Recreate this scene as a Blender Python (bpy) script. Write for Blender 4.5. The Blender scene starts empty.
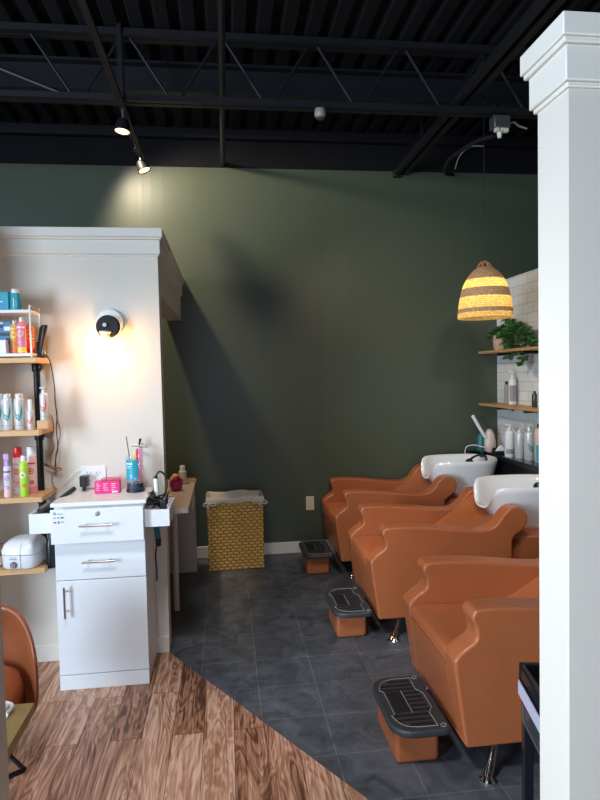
import bpy, bmesh, math, random
from mathutils import Vector, Matrix
random.seed(7)
scn = bpy.context.scene
COL = scn.collection
PI = math.pi

# ------------------------------------------------------------------ materials
def new_mat(name):
    m = bpy.data.materials.new(name); m.use_nodes = True
    nt = m.node_tree; b = nt.nodes['Principled BSDF']
    return m, nt, b

def N(nt, kind, **kw):
    n = nt.nodes.new(kind)
    for k, v in kw.items():
        if k in n.inputs: n.inputs[k].default_value = v
        else: setattr(n, k, v)
    return n

def L(nt, a, ao, b, bi): nt.links.new(a.outputs[ao], b.inputs[bi])

def mat(name, col, rough=0.5, metal=0.0, var=0.0, scale=20.0, bump=0.0, bscale=None, stretch=None, spec=0.5, coat=0.0):
    m, nt, b = new_mat(name)
    b.inputs['Base Color'].default_value = (*col, 1)
    b.inputs['Roughness'].default_value = rough
    b.inputs['Metallic'].default_value = metal
    b.inputs['Specular IOR Level'].default_value = spec
    b.inputs['Coat Weight'].default_value = coat
    tc = N(nt, 'ShaderNodeTexCoord'); mp = N(nt, 'ShaderNodeMapping')
    L(nt, tc, 'Object', mp, 'Vector')
    if stretch: mp.inputs['Scale'].default_value = stretch
    if var:
        nz = N(nt, 'ShaderNodeTexNoise', Scale=scale, Detail=4.0)
        L(nt, mp, 'Vector', nz, 'Vector')
        mx = N(nt, 'ShaderNodeMix', data_type='RGBA')
        mx.inputs[6].default_value = (*[c * (1 - var) for c in col], 1)
        mx.inputs[7].default_value = (*[min(1, c * (1 + var)) for c in col], 1)
        L(nt, nz, 'Fac', mx, 0); nt.links.new(mx.outputs[2], b.inputs['Base Color'])
    if bump:
        nb = N(nt, 'ShaderNodeTexNoise', Scale=bscale or scale, Detail=3.0)
        L(nt, mp, 'Vector', nb, 'Vector')
        bp = N(nt, 'ShaderNodeBump', Strength=bump, Distance=0.01)
        L(nt, nb, 'Fac', bp, 'Height'); L(nt, bp, 'Normal', b, 'Normal')
    return m

def emis(name, col, strength):
    m, nt, b = new_mat(name)
    b.inputs['Base Color'].default_value = (*col, 1)
    b.inputs['Emission Color'].default_value = (*col, 1)
    b.inputs['Emission Strength'].default_value = strength
    return m

def thin_glass(name, tint=(1, 1, 1), amt=0.12, rough=0.03):
    m, nt, b = new_mat(name); nt.nodes.remove(b)
    out = nt.nodes['Material Output']
    t = N(nt, 'ShaderNodeBsdfTransparent'); t.inputs[0].default_value = (*tint, 1)
    g = N(nt, 'ShaderNodeBsdfGlossy'); g.inputs['Roughness'].default_value = rough
    fr = N(nt, 'ShaderNodeLayerWeight', Blend=0.12)
    ad = N(nt, 'ShaderNodeMath', operation='MULTIPLY_ADD'); ad.inputs[1].default_value = 0.35; ad.inputs[2].default_value = amt * 0.3
    L(nt, fr, 1, ad, 0)
    mx = N(nt, 'ShaderNodeMixShader'); L(nt, ad, 0, mx, 0); L(nt, t, 0, mx, 1); L(nt, g, 0, mx, 2)
    L(nt, mx, 0, out, 'Surface')
    return m

def wood_floor_mat():
    m, nt, b = new_mat('plank_floor')
    tc = N(nt, 'ShaderNodeTexCoord'); sp = N(nt, 'ShaderNodeSeparateXYZ'); L(nt, tc, 'Object', sp, 0)
    cb = N(nt, 'ShaderNodeCombineXYZ'); L(nt, sp, 'Y', cb, 'X'); L(nt, sp, 'X', cb, 'Y')
    br = N(nt, 'ShaderNodeTexBrick', offset=0.37, offset_frequency=2, squash=1.0)
    br.inputs['Color1'].default_value = (0, 0, 0, 1); br.inputs['Color2'].default_value = (1, 1, 1, 1)
    br.inputs['Mortar'].default_value = (0.3, 0.3, 0.3, 1)
    br.inputs['Scale'].default_value = 1.0; br.inputs['Mortar Size'].default_value = 0.0012
    br.inputs['Brick Width'].default_value = 0.95; br.inputs['Row Height'].default_value = 0.128
    L(nt, cb, 0, br, 'Vector')
    # grain: stretched along the plank, shifted by plank
    mul = N(nt, 'ShaderNodeVectorMath', operation='MULTIPLY'); mul.inputs[1].default_value = (1.0, 6.0, 1)
    L(nt, cb, 0, mul, 0)
    sh = N(nt, 'ShaderNodeVectorMath', operation='SCALE'); sh.inputs['Scale'].default_value = 17.0
    L(nt, br, 'Color', sh, 0)
    ad = N(nt, 'ShaderNodeVectorMath', operation='ADD'); L(nt, mul, 0, ad, 0); L(nt, sh, 0, ad, 1)
    n1 = N(nt, 'ShaderNodeTexNoise', Scale=1.5, Detail=3.0, Roughness=0.5, Distortion=1.3)
    L(nt, ad, 0, n1, 'Vector')
    rg = N(nt, 'ShaderNodeMath', operation='MULTIPLY'); rg.inputs[1].default_value = 62.0; L(nt, n1, 'Fac', rg, 0)
    sn = N(nt, 'ShaderNodeMath', operation='SINE'); L(nt, rg, 0, sn, 0)
    n2 = N(nt, 'ShaderNodeTexNoise', Scale=5.0, Detail=6.0, Roughness=0.65, Distortion=0.6)
    mul2 = N(nt, 'ShaderNodeVectorMath', operation='MULTIPLY'); mul2.inputs[1].default_value = (0.6, 2.6, 1)
    L(nt, ad, 0, mul2, 0); L(nt, mul2, 0, n2, 'Vector')
    a1 = N(nt, 'ShaderNodeMath', operation='MULTIPLY_ADD'); a1.inputs[1].default_value = 0.10; L(nt, sn, 0, a1, 0); L(nt, n2, 'Fac', a1, 2)
    a1b = N(nt, 'ShaderNodeMath', operation='MULTIPLY_ADD'); a1b.inputs[1].default_value = 0.45; L(nt, n1, 'Fac', a1b, 0); L(nt, a1, 0, a1b, 2)
    a2 = N(nt, 'ShaderNodeMath', operation='MULTIPLY_ADD'); a2.inputs[1].default_value = 0.30
    sb = N(nt, 'ShaderNodeMath', operation='SUBTRACT'); sb.inputs[1].default_value = 0.35
    L(nt, br, 'Color', a2, 0); L(nt, a1b, 0, sb, 0); L(nt, sb, 0, a2, 2)
    rp = N(nt, 'ShaderNodeValToRGB'); e = rp.color_ramp.elements
    e[0].position = 0.26; e[0].color = (0.10, 0.038, 0.022, 1)
    e[1].position = 0.76; e[1].color = (0.68, 0.42, 0.30, 1)
    x = e.new(0.40); x.color = (0.28, 0.118, 0.066, 1)
    x = e.new(0.58); x.color = (0.47, 0.235, 0.142, 1)
    L(nt, a2, 0, rp, 0)
    dk = N(nt, 'ShaderNodeMix', data_type='RGBA'); dk.inputs[7].default_value = (0.04, 0.018, 0.01, 1)
    L(nt, br, 'Fac', dk, 0); nt.links.new(rp.outputs[0], dk.inputs[6])
    nt.links.new(dk.outputs[2], b.inputs['Base Color'])
    b.inputs['Roughness'].default_value = 0.42
    bp = N(nt, 'ShaderNodeBump', Strength=0.15, Distance=0.004); L(nt, a1, 0, bp, 'Height'); L(nt, bp, 0, b, 'Normal')
    return m

def brick_mat(name, axes, width, row, offset, org, c1, c2, mortar, msize, rough, noise=0.0, nscale=8, bump=0.3, msmooth=0.1):
    m, nt, b = new_mat(name)
    tc = N(nt, 'ShaderNodeTexCoord'); sp = N(nt, 'ShaderNodeSeparateXYZ'); L(nt, tc, 'Object', sp, 0)
    cb = N(nt, 'ShaderNodeCombineXYZ'); L(nt, sp, axes[0], cb, 'X'); L(nt, sp, axes[1], cb, 'Y')
    sb = N(nt, 'ShaderNodeVectorMath', operation='SUBTRACT'); sb.inputs[1].default_value = (org[0], org[1], 0)
    L(nt, cb, 0, sb, 0)
    br = N(nt, 'ShaderNodeTexBrick', offset=offset, offset_frequency=2)
    br.inputs['Color1'].default_value = (*c1, 1); br.inputs['Color2'].default_value = (*c2, 1)
    br.inputs['Mortar'].default_value = (*mortar, 1)
    br.inputs['Scale'].default_value = 1.0; br.inputs['Mortar Size'].default_value = msize
    br.inputs['Mortar Smooth'].default_value = msmooth
    br.inputs['Brick Width'].default_value = width; br.inputs['Row Height'].default_value = row
    L(nt, sb, 0, br, 'Vector')
    src = br.outputs['Color']
    nz = N(nt, 'ShaderNodeTexNoise', Scale=nscale, Detail=8.0, Roughness=0.62, Distortion=1.2)
    L(nt, sb, 0, nz, 'Vector')
    if noise:
        rp = N(nt, 'ShaderNodeMapRange'); rp.inputs[1].default_value = 0.3; rp.inputs[2].default_value = 0.72
        rp.inputs[3].default_value = 1 - noise; rp.inputs[4].default_value = 1 + noise
        L(nt, nz, 'Fac', rp, 0)
        mx = N(nt, 'ShaderNodeVectorMath', operation='MULTIPLY'); nt.links.new(src, mx.inputs[0]); L(nt, rp, 0, mx, 1)
        src = mx.outputs[0]
    nt.links.new(src, b.inputs['Base Color'])
    b.inputs['Roughness'].default_value = rough
    iv = N(nt, 'ShaderNodeMath', operation='MULTIPLY_ADD'); iv.inputs[1].default_value = -1.0; L(nt, br, 'Fac', iv, 0)
    sc = N(nt, 'ShaderNodeMath', operation='MULTIPLY'); sc.inputs[1].default_value = 1.4 if noise else 0.0
    L(nt, nz, 'Fac', sc, 0); L(nt, sc, 0, iv, 2)
    bp = N(nt, 'ShaderNodeBump', Strength=bump, Distance=0.004); L(nt, iv, 0, bp, 'Height'); L(nt, bp, 0, b, 'Normal')
    return m

def wicker_mat(name, ax):
    m, nt, b = new_mat(name)
    tc = N(nt, 'ShaderNodeTexCoord'); sp = N(nt, 'ShaderNodeSeparateXYZ'); L(nt, tc, 'Object', sp, 0)
    def mth(op, a, v=None, b2=None):
        n = N(nt, 'ShaderNodeMath', operation=op); nt.links.new(a, n.inputs[0])
        if v is not None: n.inputs[1].default_value = v
        if b2 is not None: nt.links.new(b2, n.inputs[1])
        return n.outputs[0]
    v = mth('MULTIPLY', sp.outputs['Z'], 1/0.0235)
    fl = mth('FLOOR', v)
    u = mth('ADD', mth('MULTIPLY', sp.outputs[ax], 1/0.047), None, mth('MULTIPLY', fl, 0.5))
    su = mth('ABSOLUTE', mth('SINE', mth('MULTIPLY', u, PI))); sv = mth('ABSOLUTE', mth('SINE', mth('MULTIPLY', v, PI)))
    h = mth('MULTIPLY', mth('POWER', su, 0.7), None, mth('POWER', sv, 0.5))
    nz = N(nt, 'ShaderNodeTexNoise', Scale=40.0, Detail=3.0); L(nt, tc, 'Object', nz, 'Vector')
    hh = mth('ADD', h, None, mth('MULTIPLY', mth('SUBTRACT', nz.outputs['Fac'], 0.5), 0.5))
    rp = N(nt, 'ShaderNodeValToRGB'); e = rp.color_ramp.elements
    e[0].position = 0.15; e[0].color = (0.30, 0.15, 0.03, 1); e[1].position = 0.85; e[1].color = (0.66, 0.375, 0.085, 1)
    x = e.new(0.45); x.color = (0.48, 0.26, 0.055, 1)
    nt.links.new(hh, rp.inputs[0]); L(nt, rp, 0, b, 'Base Color'); b.inputs['Roughness'].default_value = 0.5
    bp = N(nt, 'ShaderNodeBump', Strength=0.8, Distance=0.006); nt.links.new(h, bp.inputs['Height']); L(nt, bp, 0, b, 'Normal')
    return m

def green_mat():
    # satin paint laid with a roller: fine upright lap marks
    m, nt, b = new_mat('satin_green_paint')
    b.inputs['Base Color'].default_value = (0.066, 0.079, 0.052, 1)
    b.inputs['Roughness'].default_value = 0.36
    tc = N(nt, 'ShaderNodeTexCoord'); mp = N(nt, 'ShaderNodeMapping'); L(nt, tc, 'Object', mp, 0)
    mp.inputs['Scale'].default_value = (11, 1, 0.35)
    nz = N(nt, 'ShaderNodeTexNoise', Scale=1.6, Detail=2.0); L(nt, mp, 0, nz, 'Vector')
    bp = N(nt, 'ShaderNodeBump', Strength=0.10, Distance=0.012); L(nt, nz, 'Fac', bp, 'Height'); L(nt, bp, 0, b, 'Normal')
    return m

def woven_shade_mat(name, col, trans, holes, sx, sz):
    m, nt, b = new_mat(name); nt.nodes.remove(b); out = nt.nodes['Material Output']
    tc = N(nt, 'ShaderNodeTexCoord'); sp = N(nt, 'ShaderNodeSeparateXYZ'); L(nt, tc, 'UV', sp, 0)
    mp = N(nt, 'ShaderNodeMapping'); L(nt, tc, 'UV', mp, 0); mp.inputs['Scale'].default_value = (sx, sz, 1)
    br = N(nt, 'ShaderNodeTexBrick', offset=0.5)
    br.inputs['Scale'].default_value = 1.0; br.inputs['Brick Width'].default_value = 1.0; br.inputs['Row Height'].default_value = 1.0
    br.inputs['Mortar Size'].default_value = 0.16; br.inputs['Mortar Smooth'].default_value = 0.6
    br.inputs['Color1'].default_value = (*[c * 0.75 for c in col], 1); br.inputs['Color2'].default_value = (*[min(1, c * 1.2) for c in col], 1)
    br.inputs['Mortar'].default_value = (*[c * 0.45 for c in col], 1)
    L(nt, mp, 0, br, 'Vector')
    d = N(nt, 'ShaderNodeBsdfDiffuse'); L(nt, br, 'Color', d, 0)
    t = N(nt, 'ShaderNodeBsdfTranslucent'); L(nt, br, 'Color', t, 0)
    mx = N(nt, 'ShaderNodeMixShader'); mx.inputs[0].default_value = trans; L(nt, d, 0, mx, 1); L(nt, t, 0, mx, 2)
    tr = N(nt, 'ShaderNodeBsdfTransparent')
    hm = N(nt, 'ShaderNodeMath', operation='MULTIPLY'); hm.inputs[1].default_value = holes; L(nt, br, 'Fac', hm, 0)
    m2 = N(nt, 'ShaderNodeMixShader'); L(nt, hm, 0, m2, 0); L(nt, mx, 0, m2, 1); L(nt, tr, 0, m2, 2)
    L(nt, m2, 0, out, 'Surface')
    return m

M = {}
M['green'] = green_mat()
M['black_paint'] = mat('black_ceiling_paint', (0.0042, 0.0042, 0.0058), 0.85, var=0.25, scale=6, spec=0.2)
M['black_steel'] = mat('black_painted_steel', (0.0085, 0.0085, 0.011), 0.5, var=0.3, scale=30, spec=0.3)
M['white_wall'] = mat('white_wall_paint', (0.69, 0.62, 0.54), 0.5, var=0.02, scale=5, bump=0.02, bscale=120)
M['white_trim'] = mat('white_trim_paint', (0.73, 0.675, 0.60), 0.4, var=0.02, scale=5)
M['grey_wall'] = mat('grey_far_paint', (0.16, 0.155, 0.15), 0.7)
M['wood_floor'] = wood_floor_mat()
M['slate'] = brick_mat('slate_tile_floor', ('X', 'Y'), 0.277, 0.277, 0.0, (0.120, 3.10), (0.076, 0.079, 0.090), (0.090, 0.094, 0.106), (0.145, 0.145, 0.142), 0.0022, 0.42, noise=0.5, nscale=7, bump=0.5)
M['subway'] = brick_mat('white_subway_tile', ('Y', 'Z'), 0.155, 0.076, 0.5, (0.0, 0.03), (0.70, 0.69, 0.67), (0.76, 0.75, 0.73), (0.38, 0.37, 0.36), 0.0018, 0.18, bump=0.4)
M['leather'] = mat('cognac_leather', (0.395, 0.114, 0.041), 0.31, var=0.10, scale=9, bump=0.05, bscale=260)
M['leather_dark'] = mat('saddle_brown_leather', (0.27, 0.075, 0.025), 0.4, var=0.25, scale=14, bump=0.05, bscale=160)
M['chrome'] = mat('chrome', (0.8, 0.8, 0.82), 0.08, metal=1.0)
M['nickel'] = mat('brushed_nickel', (0.62, 0.58, 0.53), 0.28, metal=1.0)
M['black_rubber'] = mat('black_rubber', (0.036, 0.037, 0.041), 0.45, var=0.2, scale=60, bump=0.08, bscale=300)
M['black_plastic'] = mat('black_plastic', (0.012, 0.012, 0.014), 0.3)
M['dark_gloss'] = mat('glossy_black_laminate', (0.010, 0.010, 0.013), 0.12)
M['grey_line'] = mat('grey_pattern_line', (0.34, 0.34, 0.34), 0.5)
M['groove'] = mat('black_groove', (0.006, 0.006, 0.007), 0.6)
M['ceramic'] = mat('white_ceramic', (0.84, 0.83, 0.82), 0.12, coat=0.4)
M['white_lam'] = mat('white_laminate', (0.80, 0.80, 0.82), 0.3, var=0.01, scale=4)
M['white_gloss'] = mat('white_plastic', (0.80, 0.79, 0.78), 0.25)
M['pine'] = mat('pale_pine_board', (0.62, 0.36, 0.16), 0.45, var=0.28, scale=14, stretch=(0.6, 7, 7))
M['pine_right'] = mat('oiled_pine_board', (0.50, 0.27, 0.11), 0.42, var=0.3, scale=14, stretch=(7, 0.6, 7))
M['oak'] = mat('olive_oak_top', (0.32, 0.21, 0.07), 0.4, var=0.3, scale=16, stretch=(5, 0.7, 5))
M['black_iron'] = mat('black_iron_pipe', (0.014, 0.014, 0.015), 0.4, metal=0.6)
M['desk_white'] = mat('cream_desk_laminate', (0.55, 0.47, 0.41), 0.45, var=0.04, scale=6)
M['desk_top'] = mat('tan_desk_top', (0.46, 0.33, 0.25), 0.4, var=0.1, scale=8)
M['wicker'] = wicker_mat('woven_wicker', 'X')
M['wicker_side'] = wicker_mat('woven_wicker_side', 'Y')
M['linen'] = mat('cream_linen', (0.62, 0.53, 0.43), 0.85, var=0.06, scale=30, bump=0.1, bscale=120)
M['leaf'] = mat('green_leaf', (0.045, 0.125, 0.028), 0.35, var=0.5, scale=9)
M['stem'] = mat('green_stem', (0.09, 0.13, 0.04), 0.6)
M['clay'] = mat('pink_clay_weave', (0.55, 0.33, 0.24), 0.8, var=0.3, scale=60, bump=0.3, bscale=90)
M['soil'] = mat('potting_soil', (0.03, 0.02, 0.012), 0.9)
M['teal'] = mat('teal_print', (0.012, 0.32, 0.42), 0.35)
M['teal_dark'] = mat('deep_teal_plastic', (0.012, 0.16, 0.17), 0.3)
M['blush'] = mat('blush_plastic', (0.66, 0.51, 0.45), 0.3)
M['white'] = mat('white_print', (0.8, 0.8, 0.8), 0.4)
M['silver'] = mat('silver_bottle', (0.66, 0.66, 0.66), 0.3, metal=0.25)
M['teal_leaf'] = mat('teal_leaf_print', (0.02, 0.25, 0.26), 0.4)
M['orange_leaf'] = mat('orange_leaf_print', (0.75, 0.10, 0.03), 0.4)
M['orange'] = mat('orange_print', (0.85, 0.17, 0.04), 0.35)
M['mustard'] = mat('mustard_print', (0.70, 0.36, 0.06), 0.35)
M['pink'] = mat('pink_print', (0.82, 0.20, 0.28), 0.35)
M['hot_pink'] = mat('hot_pink_print', (0.80, 0.03, 0.24), 0.35)
M['pale_pink'] = mat('pale_pink_print', (0.80, 0.52, 0.52), 0.4)
M['lilac'] = mat('lilac_plastic', (0.52, 0.33, 0.62), 0.35)
M['pale_lilac'] = mat('pale_lilac_print', (0.72, 0.62, 0.76), 0.4)
M['red'] = mat('red_plastic', (0.75, 0.02, 0.025), 0.3)
M['lime'] = mat('lime_print', (0.42, 0.72, 0.06), 0.35)
M['blue'] = mat('blue_print', (0.04, 0.22, 0.45), 0.4)
M['navy'] = mat('navy_print', (0.02, 0.03, 0.07), 0.4)
M['yellow'] = mat('yellow_print', (0.85, 0.60, 0.10), 0.4)
M['neon'] = mat('neon_yellow_plastic', (0.65, 0.80, 0.12), 0.35)
M['brown_card'] = mat('brown_card', (0.30, 0.16, 0.08), 0.7)
M['grey_label'] = mat('grey_label', (0.30, 0.27, 0.27), 0.5)
M['magenta'] = mat('magenta_glaze', (0.36, 0.012, 0.13), 0.35)
M['peach'] = mat('peach_blossom', (0.75, 0.36, 0.16), 0.6)
M['light_grey'] = mat('light_grey_plastic', (0.26, 0.26, 0.25), 0.4)
M['grey_metal'] = mat('grey_galvanised', (0.16, 0.155, 0.15), 0.4, metal=0.7)
M['ivory'] = mat('ivory_plastic', (0.72, 0.62, 0.48), 0.4)
M['dark_clear'] = mat('smoked_plastic', (0.035, 0.037, 0.045), 0.1)
M['strip_label'] = mat('lilac_white_strip', (0.45, 0.44, 0.54), 0.3)
M['glass'] = thin_glass('clear_glass')
M['pink_clear'] = thin_glass('pink_acrylic', (1.0, 0.55, 0.72), 0.5)
M['blue_liquid'] = mat('dark_blue_liquid', (0.004, 0.03, 0.07), 0.05)
M['bulb_sconce'] = emis('warm_sconce_bulb', (1.0, 0.52, 0.17), 62)
M['bulb_pend'] = emis('warm_pendant_bulb', (1.0, 0.64, 0.28), 42)
M['bulb_track'] = emis('warm_track_lens', (1.0, 0.58, 0.22), 5)
M['weave_dense'] = woven_shade_mat('dense_seagrass_weave', (0.40, 0.28, 0.18), 0.10, 0.0, 90, 1)
M['weave_loose'] = woven_shade_mat('loose_raffia_weave', (0.95, 0.70, 0.32), 0.65, 0.0, 70, 1)

# ------------------------------------------------------------------ mesh builder
class MB:
    def __init__(s): s.bm = bmesh.new(); s.uv = None
    def box(s, x0, x1, y0, y1, z0, z1, rot=None):
        vs = [s.bm.verts.new(p) for p in [(x0,y0,z0),(x1,y0,z0),(x1,y1,z0),(x0,y1,z0),(x0,y0,z1),(x1,y0,z1),(x1,y1,z1),(x0,y1,z1)]]
        for f in [(0,3,2,1),(4,5,6,7),(0,1,5,4),(1,2,6,5),(2,3,7,6),(3,0,4,7)]: s.bm.faces.new([vs[i] for i in f])
        if rot: bmesh.ops.transform(s.bm, matrix=rot, verts=vs)
        return s
    def prism(s, pts, axis, a, b):
        # pts: 2-D polygon; axis: extrusion axis
        def P(p, t):
            return {'X': (t, p[0], p[1]), 'Y': (p[0], t, p[1]), 'Z': (p[0], p[1], t)}[axis]
        A = [s.bm.verts.new(P(p, a)) for p in pts]; B = [s.bm.verts.new(P(p, b)) for p in pts]
        n = len(pts)
        s.bm.faces.new(A); s.bm.faces.new(B[::-1])
        for i in range(n): s.bm.faces.new([A[i], B[i], B[(i+1)%n], A[(i+1)%n]])
        return s
    def loft(s, rings, cap0=True, cap1=True, closed=True):
        R = [[s.bm.verts.new(p) for p in r] for r in rings]
        n = len(R[0])
        for a, b in zip(R, R[1:]):
            for i in range(n if closed else n-1):
                s.bm.faces.new([a[i], a[(i+1)%n], b[(i+1)%n], b[i]])
        if cap0: s.bm.faces.new(R[0][::-1])
        if cap1: s.bm.faces.new(R[-1])
        return s
    def lathe(s, prof, c=(0,0,0), seg=24, mat4=None, cap=True):
        rings = []
        for r, z in prof:
            rings.append([Vector((r*math.cos(2*PI*i/seg), r*math.sin(2*PI*i/seg), z)) for i in range(seg)])
        if mat4: rings = [[mat4 @ p for p in r] for r in rings]
        rings = [[p + Vector(c) for p in r] for r in rings]
        return s.loft(rings, cap and prof[0][0] > 1e-6, cap and prof[-1][0] > 1e-6)
    def tube(s, pts, r, seg=8, r1=None):
        pts = [Vector(p) for p in pts]; n = len(pts); rings = []
        up = Vector((0, 0, 1))
        d0 = (pts[1]-pts[0]).normalized()
        if abs(d0.dot(up)) > 0.95: up = Vector((1, 0, 0))
        u = (up - d0*up.dot(d0)).normalized()
        for i, p in enumerate(pts):
            d = (pts[min(i+1, n-1)] - pts[max(i-1, 0)]).normalized()
            u = (u - d*u.dot(d)).normalized(); v = d.cross(u)
            rr = r if r1 is None else r + (r1-r)*i/(n-1)
            rings.append([p + u*rr*math.cos(2*PI*k/seg) + v*rr*math.sin(2*PI*k/seg) for k in range(seg)])
        return s.loft(rings)
    def sphere(s, c, r, seg=16, sc=(1,1,1)):
        k = seg//2
        prof = [(max(1e-7, r*math.sin(PI*i/k)), -r*math.cos(PI*i/k)) for i in range(k+1)]
        rings = [[Vector((c[0]+sc[0]*a*math.cos(2*PI*j/seg), c[1]+sc[1]*a*math.sin(2*PI*j/seg), c[2]+sc[2]*z)) for j in range(seg)] for a, z in prof]
        return s.loft(rings, False, False)
    def poly(s, pts):
        s.bm.faces.new([s.bm.verts.new(p) for p in pts]); return s
    def build(s, name, m, parent=None, bevel=0.0, seg=2, sub=0, flat=False, angle=35, loc=None):
        bmesh.ops.remove_doubles(s.bm, verts=s.bm.verts, dist=1e-6)
        bmesh.ops.recalc_face_normals(s.bm, faces=s.bm.faces)
        me = bpy.data.meshes.new(name); s.bm.to_mesh(me); s.bm.free()
        ms = m if isinstance(m, (list, tuple)) else [m]
        for q in ms: me.materials.append(M[q])
        o = bpy.data.objects.new(name, me); COL.objects.link(o)
        if parent is not None: o.parent = parent
        if loc: o.location = loc
        if bevel:
            b = o.modifiers.new('bevel', 'BEVEL'); b.width = bevel; b.segments = seg; b.limit_method = 'ANGLE'; b.angle_limit = math.radians(40)
            b.harden_normals = False
        if sub:
            q = o.modifiers.new('sub', 'SUBSURF'); q.levels = sub; q.render_levels = sub
        if not flat:
            for p in me.polygons: p.use_smooth = True
            if not sub: me.set_sharp_from_angle(angle=math.radians(60 if bevel else angle))
        return o

def tag(o, label, cat, group=None, kind=None):
    o['label'] = label; o['category'] = cat
    if group: o['group'] = group
    if kind: o['kind'] = kind
    return o
def thing(name, label, cat, loc=(0,0,0), rz=0.0, group=None):
    o = bpy.data.objects.new(name, None); COL.objects.link(o)
    o.empty_display_size = 0.05
    o.location = loc; o.rotation_euler = (0, 0, rz)
    return tag(o, label, cat, group)
def struct(o):
    o['kind'] = 'structure'; return o
def lab(o, text): o['label'] = text; return o
def kids(o): return [c for c in COL.objects if c.parent == o]
def dup(o, loc=None, label=None, parent=None):
    c = o.copy(); COL.objects.link(c)
    if parent is not None: c.parent = parent
    if loc is not None: c.location = loc
    if label: c['label'] = label
    for k in kids(o): dup(k, parent=c)
    return c
def spline(pts, n=6, closed=False):
    out = []; P = [Vector(p) for p in pts]; m = len(P)
    rng = m if closed else m-1
    for i in range(rng):
        if closed: a, b, c, d = P[i-1], P[i], P[(i+1)%m], P[(i+2)%m]
        else: a, b, c, d = P[max(i-1,0)], P[i], P[i+1], P[min(i+2,m-1)]
        for k in range(n):
            t = k/n
            out.append(0.5*((2*b)+(c-a)*t+(2*a-5*b+4*c-d)*t*t+(3*b-a-3*c+d)*t**3))
    if not closed: out.append(P[-1])
    return out

# ------------------------------------------------------------------ camera
R = Matrix(((0.99209632, 0.02618281, -0.12271656), (-0.12372616, 0.04124205, -0.99145899), (-0.0208981, 0.99880606, 0.04415559)))
cd = bpy.data.cameras.new('camera'); cam = bpy.data.objects.new('camera', cd); COL.objects.link(cam)
cd.sensor_fit = 'HORIZONTAL'; cd.sensor_width = 36.0; cd.lens = 36.06; cd.clip_start = 0.02
cam.matrix_world = Matrix.Translation((0, 0, 1.5)) @ R.to_4x4()
scn.camera = cam

# ------------------------------------------------------------------ room shell
XL, XR, YR, YB, DECK = -4.5, 5.0, -4.5, 4.95, 3.47
d0 = Vector((-0.338, 3.27)); d1 = Vector((1.65, 0.12))
struct(MB().poly([(XL, YR, 0), (d1.x, YR, 0), (d1.x, d1.y, 0), (d0.x, d0.y, 0), (XL, d0.y, 0)]).build('floor', 'wood_floor', flat=True))
struct(MB().poly([(d1.x, YR, 0), (XR, YR, 0), (XR, YB, 0), (XL, YB, 0), (XL, d0.y, 0), (d0.x, d0.y, 0), (d1.x, d1.y, 0)]).build('floor_tile', 'slate', flat=True))
# corrugated deck ceiling, ribs running front to back
pitch, dep = 0.142, 0.038
prof = []
x = XL
while x < XR:
    prof += [(x, DECK+dep), (x+0.035, DECK+dep), (x+0.055, DECK), (x+0.122, DECK)]; x += pitch
prof.append((x, DECK+dep))
c = MB()
for (xa, za), (xb, zb) in zip(prof, prof[1:]): c.poly([(xa, YR, za), (xb, YR, zb), (xb, YB, zb), (xa, YB, za)])
struct(c.build('ceiling', 'black_paint', flat=True))
# back wall: green to 3.165 m, black above
wb = MB().box(XL, XR, YB, YB+0.12, 0, 3.165); n0 = len(wb.bm.faces)
wb.box(XL, XR, YB, YB+0.12, 3.165, DECK+0.06)
wb.bm.faces.ensure_lookup_table()
for f in list(wb.bm.faces)[n0:]: f.material_index = 1
struct(wb.build('wall_back', ['green', 'black_paint'], flat=True))
struct(MB().box(XL, XR, YB-0.013, YB, 0, 0.096).build('baseboard_back', 'white_trim', bevel=0.004))
struct(MB().box(XL, XR, YB-0.06, YB, DECK-0.09, DECK-0.07).box(XL, XR, YB-0.012, YB, DECK-0.09, DECK).build('trim_1', 'black_steel'))

def cornice(mb, x0, x1, y0, y1, z0, z1, sides):
    """two-step square moulding along the given sides of a wall block (x-,x+,y-,y+), mitred"""
    for (za, zb, p) in ((z1-0.048, z1, 0.030), (z1-0.060, z1-0.048, 0.024), (z1-0.135, z1-0.060, 0.015), (z1-0.146, z1-0.135, 0.008)):
        mb.box(x0-(p if 'a' in sides else 0), x1+(p if 'b' in sides else 0), y0-(p if 'c' in sides else 0), y1+(p if 'd' in sides else 0), za, zb)
# left half-height wall with its beam running back to the green wall
struct(MB().box(XL, -0.338, 3.28, 3.395, 0, 2.278).build('wall_left_partition', 'white_wall', flat=True))
t = MB(); cornice(t, XL, -0.338, 3.28, 3.395, 0, 2.279, 'bcd'); struct(t.build('trim_2', 'white_trim', bevel=0.003))
struct(MB().box(-0.453, -0.338, 3.395, YB, 1.945, 2.278).build('wall_left_beam', 'white_wall', flat=True))
t = MB(); cornice(t, -0.453, -0.338, 3.395, YB, 0, 2.279, 'ab'); struct(t.build('trim_3', 'white_trim', bevel=0.003))
struct(MB().box(XL, -0.338, 3.268, 3.28, 0, 0.092).build('baseboard_left', 'white_trim', bevel=0.003))
struct(MB().box(-1.45, -1.35, 2.8, 3.28, 0, 2.278).build('added_shade_wall', 'white_wall', flat=True))  # added wall out of view, keeps window light off the pine shelves
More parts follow.
